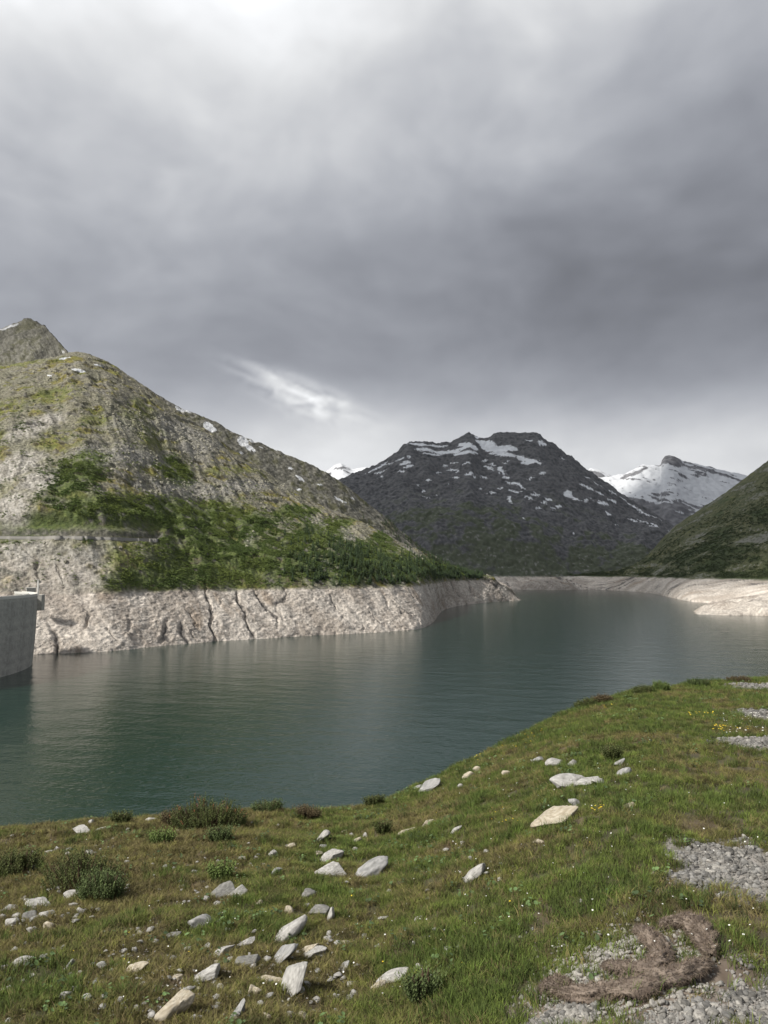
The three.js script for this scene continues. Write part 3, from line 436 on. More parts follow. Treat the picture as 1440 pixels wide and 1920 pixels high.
// conifers: the nearer ones one by one, the far rest as one wood
{
  const conifer = (seed) => {
    const r = rng(seed), P = [], tiers = 11;
    for (let k = 0; k < tiers; k++) { const t = k / tiers, y = 0.1 + 0.9 * t, R = 0.27 * Math.pow(1 - t, 0.9) + 0.012, n = 7; for (let b = 0; b < n; b++) { const a = (b + r() * 0.8 + k * 0.37) / n * 6.283, l = R * (0.7 + 0.55 * r()), dr = 0.05 + 0.04 * r(), w = 0.32; P.push(0, y + 0.045, 0, Math.cos(a - w) * l * 0.75, y - dr * 0.5, Math.sin(a - w) * l * 0.75, Math.cos(a) * l, y - dr, Math.sin(a) * l, 0, y + 0.045, 0, Math.cos(a) * l, y - dr, Math.sin(a) * l, Math.cos(a + w) * l * 0.75, y - dr * 0.5, Math.sin(a + w) * l * 0.75); } }
    P.push(-0.008, 0.9, 0, 0.008, 0.9, 0, 0, 1.03, 0); return geo(P);
  };
  const trunk = new THREE.CylinderGeometry(0.006, 0.022, 0.9, 6); trunk.translate(0, 0.45, 0);
  const geos = [conifer(11), conifer(12), conifer(13)], bark = new THREE.MeshStandardMaterial({ color: new THREE.Color(0.1, 0.075, 0.055), roughness: 0.95 });
  const greens = [[0.03, 0.055, 0.018], [0.04, 0.068, 0.02], [0.055, 0.085, 0.025]].map((c) => new THREE.MeshStandardMaterial({ color: new THREE.Color(...c), roughness: 0.9, side: THREE.DoubleSide }));
  const size = (s) => s[3] / Math.hypot(s[0], s[2]); treeSpots.sort((a, b) => size(b) - size(a));
  treeSpots.slice(0, 290).forEach((s, i) => {
    const t = new THREE.Group(); put(t, 'conifer_tree', `${['dark', 'mid', 'light'][Math.floor(s[5] * 3)]} green ${s[3] > 8 ? 'tall' : 'short'} conifer ${s[1] < 62 ? 'just above the bare shore' : s[1] < 90 ? 'a little way up the slope' : 'high on the slope'}, ${s[0] < -40 ? 'left part' : s[0] < 40 ? 'middle' : 'right part'} of the wood`, 'conifer', null, 'conifers on the lower mountainside');
    t.position.set(s[0], s[1], s[2]); t.rotation.y = s[4]; t.scale.set(s[3] * 1.05, s[3], s[3] * 1.05); part(t, 'crown', geos[i % 3], greens[Math.floor(s[5] * 3)]); part(t, 'trunk', trunk, bark);
  });
  scatter('forest', 'thin conifer wood on the far end of the sunlit slope', 'forest', geos[1], treeSpots.slice(290).map((s) => { const t = 0.75 + 0.6 * s[5]; return [s[0], s[1], s[2], s[3] * 1.1, s[3], s[4], 0.037 * t, 0.063 * t, 0.02 * t]; }), leafMat);
}

// ------------------------------------------------------------------ grassy knoll the viewer stands on
const lip = [ // bearing px, py and distance of the brow where the slope breaks off to the lake
  [-260, 1610, 12.5], [0, 1561, 12], [120, 1549, 12], [240, 1540, 12], [330, 1534, 12.2], [450, 1529, 12.4], [560, 1527, 12.6], [650, 1521, 13], [720, 1508, 13.6], [780, 1482, 14.4], [850, 1445, 15.4], [900, 1420, 16.2], [1000, 1370, 17.8], [1100, 1324, 19.6], [1180, 1302, 21], [1250, 1291, 23], [1330, 1281, 25.5], [1440, 1272, 28], [1700, 1262, 31]].map(([px, py, d]) => { const p = at(px, py, d); return [Math.atan2(p[0], d), Math.hypot(p[0], d), p[1] - EYE]; });
const lipR = curve(lip, 1), lipY = curve(lip, 2), FEET = -1.65;
function bumps(x, z) { return 0.12 * fbm(x / 1.3, z / 1.3, 1, 3) + 0.075 * fbm(x / 0.4, z / 0.4, 5, 3); }
function ground(x, z) {
  const r = Math.hypot(x, z), a = Math.atan2(x, -z), R = lipR(a), Y = lipY(a), s0 = (Y - FEET) / R; let y;
  if (r < R) y = FEET + (Y - FEET) * r / R; else { const d = r - R, k = 0.16, de = (0.8 + s0) / (2 * k); y = d < de ? Y + s0 * d - k * d * d : Y + s0 * de - k * de * de - 0.8 * (d - de); }
  return EYE + y + bumps(x, z) * smooth(0.3, 2, r) * (r > R ? 1 + 0.25 * (r - R) : 1);
}
function groundAt(px, py) {             // where a sight line meets the knoll
  const q = at(px, py, 1), dx = q[0], dy = q[1] - EYE; let d = 1.5; while (d < 45) { if (EYE + dy * d < ground(dx * d, -d)) break; d += 0.04; } return [dx * d, ground(dx * d, -d), -d];
}
// bare gravel: ellipses laid out on the ground
const gravelSpots = [[1405, 1630, 125, 50], [1300, 1648, 60, 12], [1425, 1393, 70, 9], [1435, 1292, 55, 10], [1435, 1900, 70, 45], [1060, 1905, 70, 14], [1290, 1915, 80, 8], [1440, 1340, 60, 8]].map(([px, py, w, h]) => { const c = groundAt(px, Math.min(py, 1915)), e = groundAt(px, Math.min(py + h, 1915)), t = groundAt(px, py - h), m = -c[2] / F; return [c[0], c[2], w * m, Math.max(0.12, Math.hypot(t[0] - c[0], t[2] - c[2]))]; });
function gravel(x, z) { let b = 0; const n = 0.75 * fbm(x / 0.4, z / 0.4, 3, 3), n2 = 0.5 * fbm(x / 0.1, z / 0.1, 8, 2); for (const [cx, cz, rx, rz] of gravelSpots) { const r = Math.hypot((x - cx) / rx, (z - cz) / rz); b = Math.max(b, smooth(1.15, 0.75, r + n + n2)); } return b; }
const sodC = groundAt(1190, 1835);
function bare(x, z) { return smooth(1.15, 0.8, Math.hypot((x - sodC[0]) / 0.62, (z - sodC[2]) / 0.55) + 0.4 * fbm(x / 0.3, z / 0.3, 2, 3)); }
function dry(x, z) { return smooth(-0.2, 0.36, fbm(x / 1.7, z / 1.7, 4, 3) + 0.5 * fbm(x / 0.5, z / 0.5, 7, 2) + 0.3 * smooth(0.2, -3, x) - 0.1 * smooth(0, 3, x)); }
{
  const nt = 380, nr = 250, P = new Float32Array((nt + 1) * (nr + 1) * 3), C = new Float32Array(P.length), I = new Uint32Array(nt * nr * 6);
  for (let i = 0; i <= nt; i++) for (let j = 0; j <= nr; j++) {
    const a = lerp(-1.45, 1.45, i / nt), a2 = a * (0.62 + 0.38 * Math.abs(a) / 1.45), R = lipR(a2), t = j / nr, r = t < 0.8 ? lerp(0.25, R + 2.5, Math.pow(t / 0.8, 1.35)) : R + 2.5 + 110 * Math.pow((t - 0.8) / 0.2, 2), x = Math.sin(a2) * r, z = -Math.cos(a2) * r, o = (i * (nr + 1) + j) * 3;
    P[o] = x; P[o + 1] = ground(x, z); P[o + 2] = z;
    const g = gravel(x, z), f = noise(x / 0.07, z / 0.07, 1), m = fbm(x / 0.4, z / 0.4, 6, 3);
    let c = mix3([0.06, 0.056, 0.026], [0.1, 0.075, 0.045], smooth(-0.2, 0.35, m + (dry(x, z) - 0.5) * 0.5));
    c = mix3(c, mix3([0.1, 0.075, 0.055], [0.2, 0.165, 0.135], smooth(-0.3, 0.3, m + 0.5 * f)), bare(x, z)); c = mix3(c, [0.29, 0.27, 0.25], g * (0.8 + 0.2 * f)); const k = 1 + 0.35 * f; C[o] = c[0] * k; C[o + 1] = c[1] * k; C[o + 2] = c[2] * k;
  }
  let q = 0; for (let i = 0; i < nt; i++) for (let j = 0; j < nr; j++) { const a = i * (nr + 1) + j, b = a + nr + 1; I[q++] = a; I[q++] = a + 1; I[q++] = b; I[q++] = b; I[q++] = a + 1; I[q++] = b + 1; }
  put(new THREE.Mesh(geo(P, I, C), new THREE.MeshStandardMaterial({ vertexColors: true, roughness: 1 })), 'ground', 'grassy stony knoll in front of the lake, falling away to the left', 'ground', 'structure');
}

// ------------------------------------------------------------------ stones
function stoneGeo(seed, detail, col, opt = {}) {
  const r = rng(seed * 7919 + 13), planes = []; const np = 8 + Math.floor(r() * 5);
  for (let i = 0; i < np; i++) { const u = r() * 2 - 1, a = r() * 6.283, s = Math.sqrt(1 - u * u); planes.push([s * Math.cos(a), u, s * Math.sin(a), 0.4 + 0.4 * r()]); }
  let g = new THREE.IcosahedronGeometry(1, detail); g.deleteAttribute('uv'); g.deleteAttribute('normal'); g = mergeVertices(g, 1e-4);
  const p = g.attributes.position, C = new Float32Array(p.count * 3), [c0, c1] = col;
  for (let i = 0; i < p.count; i++) {
    const x = p.getX(i), y = p.getY(i), z = p.getZ(i); let R = 1; for (const [a, b, c, d] of planes) { const t = a * x + b * y + c * z; if (t > 0.02) R = Math.min(R, d / t); }
    R *= 1 + 0.07 * fbm(x * 2.4 + seed, y * 2.4, z * 2.4, 3) + 0.03 * noise(x * 9 + seed, y * 9, z * 9); p.setXYZ(i, x * R, y * R, z * R);
    const n = fbm(x * 3 + seed, y * 3 + (opt.strata ?? 0) * y * 6, z * 3, 4), f = noise(x * 14, y * 14 + seed, z * 14), w = smooth(-0.35, 0.35, n), k = 1 + 0.22 * f; let c = mix3(c0, c1, w); const li = smooth(0.22, 0.4, fbm(x * 5 + 40 + seed, y * 5, z * 5, 3)); c = mix3(c, [0.13, 0.13, 0.115], 0.6 * li); C.set([c[0] * k, c[1] * k, c[2] * k], i * 3);
  }
  g.setAttribute('color', new THREE.BufferAttribute(C, 3)); g.computeBoundingBox(); const b = g.boundingBox, s = b.getSize(new THREE.Vector3()), m = b.getCenter(new THREE.Vector3()); g.translate(-m.x, -m.y, -m.z); g.scale(1 / s.x, 1 / s.y, 1 / s.z); g.computeVertexNormals(); return g;
}
const stoneMat = new THREE.MeshStandardMaterial({ vertexColors: true, roughness: 0.92 });
const tones = { pale: [[0.27, 0.26, 0.245], [0.43, 0.42, 0.395]], grey: [[0.2, 0.2, 0.195], [0.34, 0.335, 0.325]], dark: [[0.12, 0.118, 0.11], [0.22, 0.215, 0.2]], tan: [[0.3, 0.255, 0.185], [0.47, 0.425, 0.34]] };
const stoneSpots = [];
function stone(px, py, w, h, tilt, tone, label, group) {
  const k = stoneSpots.length + 1, c = groundAt(px, py + h * 0.42), d = Math.hypot(c[0], c[2]), m = d / F * 1.2, W = w * m, H = h * m, r = rng(k * 31 + 5);
  const a = tilt * Math.PI / 180, ca = Math.abs(Math.cos(a)), sa = Math.abs(Math.sin(a)); let L = W, T = H; if (sa > 0.15) { L = Math.max(W, H) * 1.04; T = Math.max(0.35 * L, (Math.min(W, H) - L * Math.min(ca, sa)) / Math.max(ca, sa)); if (W < H) L = H; T = Math.max(T, 0.3 * L); }
  const o = new THREE.Mesh(stoneGeo(k, w > 20 ? 11 : 5, tones[tone], { strata: tilt ? 1 : 0 }), stoneMat); put(o, 'stone', label, 'stone', null, group);
  o.scale.set(L * 1.12, T * 1.15, Math.max(L * 0.75, T) * (0.8 + 0.3 * r())); o.rotation.set((r() - 0.5) * 0.3, (r() - 0.5) * 1.1, a, 'ZXY'); o.position.set(c[0], c[1] + H * 0.15, c[2] - o.scale.z * 0.2); stoneSpots.push([c[0], c[2] - o.scale.z * 0.2, Math.max(W, o.scale.z) * 0.36]);
}
const S = (list) => list.forEach((q) => stone(...q));
S([
  [549, 1838, 44, 72, 68, 'pale', 'large pale upright stone, the biggest in the grass near the bottom'],
  [530, 1792, 50, 46, 42, 'grey', 'grey slanting slab just behind the large upright stone'],
  [588, 1791, 38, 17, 30, 'pale', 'thin pale ledge stone running up from the large upright stone'],
  [504, 1841, 40, 18, 8, 'tan', 'low tan stone lying against the foot of the large upright stone'],
  [543, 1741, 54, 40, 36, 'pale', 'long pale slab tilted up to the right above the grey slanting slab'],
  [737, 1832, 46, 28, 14, 'pale', 'pale boulder alone in the grass near the bottom centre'],
  [709, 1851, 26, 20, 20, 'tan', 'brownish broken stone at the left foot of the lone pale boulder'],
  [888, 1638, 40, 34, 38, 'pale', 'pale pointed boulder alone in the grass right of centre'],
  [693, 1634, 66, 34, 29, 'grey', 'long thin grey slab slanting up to the right in mid slope'],
  [618, 1637, 46, 13, 9, 'pale', 'flat pale slab left of the long thin grey slab'],
  [615, 1604, 44, 27, 32, 'pale', 'bright tilted slab in the group of slabs at mid slope'],
  [600, 1571, 30, 19, 36, 'pale', 'small tilted slab highest in the group at mid slope'],
  [597, 1602, 16, 9, 10, 'tan', 'small tan stone touching the bright tilted slab'],
  [606, 1590, 10, 9, 0, 'grey', 'small grey stone behind the bright tilted slab'],
  [542, 1588, 16, 9, 15, 'tan', 'small tan stone below the brow left of the tilted slabs'],
  [515, 1634, 20, 20, 40, 'grey', 'rounded grey stone on brown turf left of the flat pale slab'],
  [805, 1469, 38, 34, 35, 'grey', 'grey boulder on the brow against the lake'],
  [783, 1476, 14, 10, 20, 'grey', 'small grey rock at the left foot of the boulder on the brow'],
  [880, 1453, 20, 20, 20, 'tan', 'tan rounded rock just right of the boulder on the brow'],
  [896, 1443, 14, 13, 0, 'tan', 'tan rock near the brow with yellow flowers above it'],
  [864, 1474, 11, 9, 0, 'pale', 'tiny pale stone between the boulder on the brow and the tan rock'],
  [1008, 1423, 18, 12, 10, 'grey', 'leftmost of three small grey stones high on the right slope'],
  [1044, 1429, 30, 13, 8, 'pale', 'middle one of three small stones high on the right slope'],
  [1076, 1433, 20, 14, 5, 'pale', 'rightmost of three small stones high on the right slope'],
  [1069, 1467, 52, 22, 4, 'pale', 'flat layered slab with a dark underside on the right slope'],
  [1101, 1466, 38, 19, 18, 'pale', 'slanting pale slab next to the flat layered slab'],
  [1125, 1466, 22, 10, 4, 'pale', 'small pale stone at the right end of the slab row'],
  [1079, 1503, 19, 17, -25, 'grey', 'small grey wedge stone between the slab row and the tan stone'],
  [1043, 1535, 66, 26, 14, 'tan', 'long tan and white stone beside yellow flowers on the right slope'],
  [1162, 1428, 18, 15, 30, 'grey', 'grey stone beside a dark tuft high on the right slope'],
  [1168, 1450, 28, 18, 32, 'grey', 'grey slab below the stone with the dark tuft'],
  [1181, 1510, 18, 9, 20, 'tan', 'dull stone half sunk in the grass right of the wedge stone'],
  [856, 1554, 18, 18, 42, 'pale', 'small pale stone tilted up among round leaves'],
  [766, 1559, 26, 13, 12, 'tan', 'tan stone at the brow right of a dark grass tuft'],
  [806, 1540, 22, 18, 20, 'tan', 'crumbly tan rock below the boulder on the brow'],
  [667, 1577, 16, 18, 30, 'tan', 'tan upright stone at the brow right of the tilted slabs'],
  [685, 1567, 9, 10, 0, 'pale', 'tiny pale stone beside the tan upright stone'],
  [415, 1672, 38, 30, 10, 'dark', 'dark grey rounded boulder next to a white block'],
  [444, 1675, 28, 23, 12, 'pale', 'white angular block next to the dark boulder'],
  [403, 1697, 16, 9, 20, 'pale', 'flat pale stone just below the dark boulder'],
  [373, 1731, 40, 25, 0, 'grey', 'grey triangular stone in dry turf left of centre'],
  [320, 1758, 26, 17, 22, 'dark', 'mottled dark and white stone left of the triangular stone'],
  [415, 1785, 34, 18, 28, 'pale', 'pale slab, left one of the pair above the dark lumpy rock'],
  [457, 1775, 30, 11, 30, 'pale', 'narrow pale slab, right one of the pair above the dark lumpy rock'],
  [463, 1805, 34, 20, 8, 'dark', 'dark lumpy rock left of the slanting slabs'],
  [387, 1830, 48, 25, 30, 'pale', 'long pale slab below the pair of slabs'],
  [407, 1808, 13, 10, 0, 'tan', 'small tan stone on top of the long pale slab end'],
  [357, 1860, 22, 14, 25, 'tan', 'tan stone at the lower left end of the long pale slab'],
  [318, 1899, 64, 40, 38, 'tan', 'big tan slab slanting out of the bottom edge'],
  [443, 1901, 26, 40, 62, 'grey', 'dark grey standing slab at the bottom edge'],
  [250, 1822, 40, 15, 22, 'tan', 'long half buried tan stone in brown turf at lower left'],
  [128, 1814, 20, 19, 50, 'grey', 'purplish grey stone in brown turf at lower left'],
  [69, 1697, 32, 22, 12, 'pale', 'largest white stone of the cluster below the dark shrub'],
  [137, 1679, 28, 13, 0, 'pale', 'white flat stone right under the dark shrub'],
  [88, 1716, 23, 14, 0, 'pale', 'white blocky stone at the lower right of the cluster below the shrub'],
  [52, 1723, 18, 16, 0, 'dark', 'brownish dark stone in the cluster below the shrub'],
  [61, 1728, 18, 14, 20, 'grey', 'grey stone leaning on the brownish dark stone'],
  [13, 1705, 24, 10, 8, 'pale', 'flat white stone at the left edge of the cluster'],
  [150, 1559, 34, 12, 14, 'pale', 'pale flat rock on the left brow'],
  [170, 1544, 10, 11, 0, 'pale', 'small pale rock sticking up on the left brow'],
  [192, 1556, 20, 7, 6, 'pale', 'thin pale rock right of the flat rock on the left brow'],
  [283, 1538, 16, 8, 5, 'pale', 'pale stone on the brow left of the big shrub'],
  [43, 1804, 26, 12, 6, 'pale', 'white flat stone near the lower left edge'],
  [77, 1797, 20, 14, 32, 'pale', 'tilted pale stone right of the white flat stone at lower left'],
  [113, 1782, 11, 12, 40, 'grey', 'small grey stone above the purplish stone'],
  [598, 1709, 30, 18, 4, 'dark', 'weathered grey stone, left of a small upright pale stone'],
  [620, 1720, 15, 27, 72, 'pale', 'small upright pale stone in mid slope'],
  [578, 1680, 19, 18, 0, 'dark', 'brownish grey stone in mid slope above the weathered one'],
  [575, 1697, 13, 13, 30, 'grey', 'small stone touching the brownish grey one from below'],
  [582, 1777, 24, 14, 26, 'tan', 'tan stone behind the thin pale ledge'],
  [645, 1812, 22, 19, 42, 'grey', 'grey mossy stone right of the large upright stone'],
  [478, 1863, 23, 20, 10, 'tan', 'tan rounded stone left of the foot of the large upright stone'],
  [949, 1451, 12, 10, 0, 'tan', 'small tan stone in leafy grass between brow rock and slab row'],
  [1013, 1579, 18, 8, 5, 'tan', 'dull flat stone below the long tan and white stone'],
]);
const small = (label, group, list) => list.forEach(([x, y, w, h, t = 'pale']) => stone(x, y, w, h, 0, t, label, group));
small('little white stone in the loose cluster below the dark left shrub', 'little stones below the left shrub', [[43, 1687, 10, 9], [49, 1693, 12, 10], [94, 1697, 12, 5], [137, 1699, 12, 9], [150, 1709, 11, 12], [31, 1721, 17, 10], [21, 1731, 18, 11], [92, 1737, 17, 11, 'tan'], [174, 1705, 20, 6, 'tan'], [23, 1761, 7, 6], [36, 1766, 8, 6], [3, 1719, 9, 7]]);
small('little white stone in the line above the dark left shrub', 'little stones above the left shrub', [[106, 1593, 10, 8], [128, 1595, 10, 7], [128, 1602, 9, 6], [90, 1598, 12, 5], [167, 1600, 18, 6], [188, 1594, 8, 6], [180, 1587, 8, 5], [112, 1605, 8, 4]]);
small('little pale stone in the dry turf at the lower left corner', 'little stones at lower left', [[6, 1819, 13, 9], [59, 1834, 7, 7], [118, 1847, 12, 8], [138, 1860, 10, 10], [122, 1869, 17, 11], [216, 1816, 10, 7], [216, 1837, 9, 5], [253, 1895, 9, 10], [233, 1869, 7, 6], [24, 1843, 7, 4], [52, 1845, 7, 6], [14, 1915, 9, 7], [45, 1900, 11, 8, 'tan'], [160, 1868, 9, 4], [180, 1840, 5, 4]]);
small('little stone in green grass around the slanting slabs', 'little stones among the slabs', [[390, 1778, 11, 11], [423, 1825, 14, 8, 'tan'], [415, 1855, 17, 12], [333, 1835, 14, 11, 'tan'], [475, 1863, 16, 17, 'tan'], [367, 1915, 18, 10], [388, 1901, 10, 8], [424, 1791, 12, 7, 'tan'], [447, 1865, 9, 8], [373, 1869, 6, 6], [592, 1810, 18, 8, 'tan'], [562, 1863, 14, 12], [447, 1716, 8, 6], [410, 1731, 10, 7], [425, 1749, 10, 6], [424, 1708, 8, 6], [541, 1706, 14, 12, 'tan'], [421, 1714, 8, 6], [428, 1690, 7, 6], [485, 1693, 12, 8, 'tan'], [475, 1900, 10, 8], [565, 1906, 20, 14, 'tan'], [587, 1900, 8, 7], [498, 1910, 14, 9, 'tan']]);
small('little white stone in mid slope grass', 'little stones in mid slope grass', [[718, 1722, 17, 7], [787, 1723, 13, 10], [788, 1815, 15, 10], [730, 1672, 8, 7], [643, 1770, 20, 6, 'tan'], [455, 1609, 12, 6], [470, 1622, 8, 7], [510, 1600, 14, 9], [480, 1610, 8, 7], [365, 1636, 8, 8], [495, 1623, 8, 6], [452, 1610, 12, 5], [650, 1560, 16, 5, 'tan'], [666, 1592, 8, 6], [775, 1776, 6, 7], [840, 1783, 10, 9], [835, 1790, 9, 7], [862, 1776, 12, 10], [870, 1757, 7, 6], [1128, 1730, 6, 5], [1000, 1745, 7, 6], [1090, 1695, 5, 5], [1212, 1706, 9, 4]]);
const nearStone = (x, z, e) => stoneSpots.some(([sx, sz, r]) => (x - sx) ** 2 + (z - sz) ** 2 < (r + e) ** 2);

// ------------------------------------------------------------------ dwarf shrubs
function shrub(px, py, w, h, label, tint, tips, name = 'dwarf_shrub') {
  const c = groundAt(px, py), d = Math.hypot(c[0], c[2]), m = d / F, W = w * m / 2, H = h * m * (w > 60 ? 1.2 : 0.8), r = rng(px * 13 + py), P = [], C = [], SP2 = [], n = Math.round(clamp(260 * W * Math.max(W, 0.3) / 0.09, 90, 2600) * 0.9 + 120);
  for (let i = 0; i < n; i++) {
    const a = r() * 6.283, q = Math.sqrt(r()), x = Math.cos(a) * q * W, z = Math.sin(a) * q * W * 0.75, lump = 0.68 + 0.5 * noise(x / W * 2.3 + px, z / W * 2.3, 4) + 0.3 * r(), top = H * Math.pow(Math.max(0.02, 1 - q * q), 0.45) * lump, y0 = top * (0.15 + 0.6 * r()), L = 0.07 + 0.11 * r(), gx = ground(c[0] + x, c[2] + z) - c[1];
    const lx = (x / W) * 0.5 + (r() - 0.5) * 0.5, lz = (z / W) * 0.4 + (r() - 0.5) * 0.5, k = 0.7 + 0.6 * r(), red = tips && r() < tips && y0 > top * 0.5;
    for (let b = 0; b < 13; b++) { const t = b / 13, ba = b * 2.4 + i, yy = gx + y0 + L * t, ox = x + lx * L * t, oz = z + lz * L * t, l = 0.022 * (1.1 - t * 0.5) * (0.7 + d / 32), wd = 0.0045 * (0.7 + d / 16); const ex = ox + Math.cos(ba) * l, ez = oz + Math.sin(ba) * l, ey = yy + l * 1.1, nx = -Math.sin(ba) * wd, nz = Math.cos(ba) * wd; P.push(ox + nx, yy, oz + nz, ox - nx, yy, oz - nz, ex, ey, ez); const cc = red && t > 0.5 ? [0.22, 0.09, 0.04] : tint; for (let e = 0; e < 3; e++) C.push(cc[0] * k, cc[1] * k, cc[2] * k); }
    if (i % 5 === 0) SP2.push([x, gx, z, lx, y0 + L, lz]);
  }
  const o = put(new THREE.Group(), name, label, 'shrub'); o.position.set(...c); part(o, 'foliage', geo(P, null, C), shrubMat);
  const st = SP2.map(([x, gx, z, lx, t, lz]) => { const a = new THREE.Vector3(x * 0.45, gx * 0.4 - 0.02, z * 0.45), b = new THREE.Vector3(x, gx + t * 0.9, z), g = new THREE.CylinderGeometry(0.003, 0.007, a.distanceTo(b), 4, 1, true), q = new THREE.Quaternion().setFromUnitVectors(new THREE.Vector3(0, 1, 0), b.clone().sub(a).normalize()); g.applyQuaternion(q); g.translate((a.x + b.x) / 2, (a.y + b.y) / 2, (a.z + b.z) / 2); return g; });
  part(o, 'stem', mergeGeometries(st), stemMat, 'stuff');
}
const shrubMat = new THREE.MeshStandardMaterial({ vertexColors: true, roughness: 0.85, side: THREE.DoubleSide }), stemMat = new THREE.MeshStandardMaterial({ color: new THREE.Color(0.12, 0.08, 0.05), roughness: 0.95 });
const DG = [0.07, 0.086, 0.02], MG = [0.075, 0.105, 0.03], LG = [0.12, 0.17, 0.04], BR = [0.1, 0.075, 0.035];
[[390, 1552, 130, 48, 'big dark juniper shrub with reddish tips on the brow', DG, 0.12], [328, 1546, 40, 12, 'low brownish mat spreading left of the big shrub', BR], [150, 1662, 118, 58, 'dark green upright dwarf shrub in the left turf', DG, 0], [190, 1684, 72, 40, 'lower green shrub touching the front of the dark left shrub', MG, 0], [32, 1645, 75, 34, 'dull green low shrub near the left edge', DG, 0], [227, 1546, 26, 12, 'small dark cushion on the left brow', DG], [413, 1580, 32, 20, 'small dark green plant below the big shrub', MG], [303, 1582, 38, 14, 'bright light green low plant left of the big shrub', LG], [415, 1652, 32, 18, 'bright green low plant behind the dark boulder', LG], [500, 1527, 46, 12, 'green cushion on the brow right of the big shrub', MG], [578, 1536, 40, 11, 'brown heath cushion on the brow at mid left', BR], [702, 1511, 30, 9, 'dark cushion on the brow where it turns uphill', DG], [718, 1567, 18, 16, 'small very dark tuft at the brow above the tan stone', DG], [1098, 1329, 34, 16, 'dark low shrub on the right brow, the left one of two', DG], [1128, 1320, 30, 14, 'brownish low shrub on the right brow, the right one of two', BR], [1205, 1304, 32, 16, 'very dark shrub standing up from the right brow', DG], [1240, 1297, 26, 20, 'tall pale green tuft on the right brow', LG], [1310, 1285, 32, 9, 'flat green cushion on the far right brow', MG], [1385, 1281, 34, 8, 'brown cushion near the right end of the brow', BR], [1149, 1427, 26, 20, 'dark tuft beside the grey stone on the right slope', DG], [790, 1885, 34, 34, 'dark grass hummock near the bottom right of the lone pale boulder', MG]].forEach((a) => shrub(...a));

// ------------------------------------------------------------------ torn turf with roots, lower right
{
  const soilMat = new THREE.MeshStandardMaterial({ vertexColors: true, roughness: 1 }), fibreMat = new THREE.MeshStandardMaterial({ vertexColors: true, roughness: 1, side: THREE.DoubleSide });
  const roll = (label, pts, R, seed, lift = 0.4) => {
    const cv = new THREE.CatmullRomCurve3(pts.map(([px, py]) => { const g = groundAt(px, py); return new THREE.Vector3(g[0], g[1] + R * lift, g[2]); })), N = 120, M = 28, P = [], C = [], I = [], FP = [], FC = [], r = rng(seed);
    const fr = cv.computeFrenetFrames(N), up = new THREE.Vector3(0, 1, 0);
    for (let i = 0; i <= N; i++) {
      const t = i / N, c = cv.getPointAt(t), T = cv.getTangentAt(t), side = new THREE.Vector3().crossVectors(T, up).normalize(), end = Math.pow(Math.sin(Math.PI * clamp(t, 0.001, 0.999)), 0.35);
      for (let j = 0; j <= M; j++) { const a = j / M * 6.2832, ca = Math.cos(a), sa = Math.sin(a), n = 1 + 0.75 * fbm(t * 9 + seed, ca * 1.3, sa * 1.3, 3) + 0.75 * fbm(t * 36, ca * 4 + seed, sa * 4, 4), q = R * end * n, p = c.clone().addScaledVector(side, ca * q * 1.15).addScaledVector(up, sa * q * 0.9), w = smooth(-0.3, 0.3, fbm(t * 12, ca * 2 + seed, sa * 2, 3)), col = mix3([0.085, 0.064, 0.05], [0.23, 0.185, 0.15], w); P.push(p.x, p.y, p.z); C.push(...col);
        for (let f = 0; f < 2; f++) if (i && sa > -0.6) { const l = 0.005 + 0.018 * r() + 0.02 * Math.pow(r(), 6), dir = new THREE.Vector3().addScaledVector(side, ca * 0.7 + r() - 0.5).addScaledVector(up, sa * 0.5 - 0.5 + r() * 0.6).addScaledVector(T, (r() - 0.5) * 1.6).normalize(), b = p.clone().addScaledVector(T, (r() - 0.5) * 0.02), e = b.clone().addScaledVector(dir, l), ww = 0.0016; const bx = new THREE.Vector3().crossVectors(dir, up).normalize().multiplyScalar(ww); FP.push(b.x + bx.x, b.y + bx.y, b.z + bx.z, b.x - bx.x, b.y - bx.y, b.z - bx.z, e.x, e.y, e.z); const k = 0.6 + 0.8 * r(), cc = mix3([0.09, 0.065, 0.05], [0.27, 0.215, 0.15], r() * r()); for (let z = 0; z < 3; z++) FC.push(cc[0] * k, cc[1] * k, cc[2] * k); } }
    }
    for (let i = 0; i < N; i++) for (let j = 0; j < M; j++) { const a = i * (M + 1) + j, b = a + M + 1; I.push(a, b, a + 1, b, b + 1, a + 1); }
    const o = put(new THREE.Group(), 'turf_roll', label, 'turf'); part(o, 'soil', geo(P, I, C), soilMat); part(o, 'root_fibre', geo(FP, null, FC), fibreMat, 'stuff');
  };
  roll('brown torn turf edge curling round a hollow, middle one of three', [[1130, 1822], [1166, 1834], [1210, 1838], [1240, 1822], [1240, 1800], [1222, 1778], [1196, 1752]], 0.047, 3, 0.75);
  roll('long brown turf roll along the front, nearest of three', [[1040, 1868], [1090, 1882], [1142, 1880], [1200, 1876], [1240, 1862], [1275, 1842], [1332, 1828]], 0.045, 5, 0.75);
  roll('crumbled brown turf edge with white pebbles, highest of three', [[1236, 1748], [1268, 1742], [1300, 1752], [1324, 1776], [1334, 1806]], 0.05, 7, 0.7);
  roll('small brown lump of torn turf left of the front roll', [[1020, 1856], [1045, 1862], [1070, 1872]], 0.05, 9, 0.2);
}

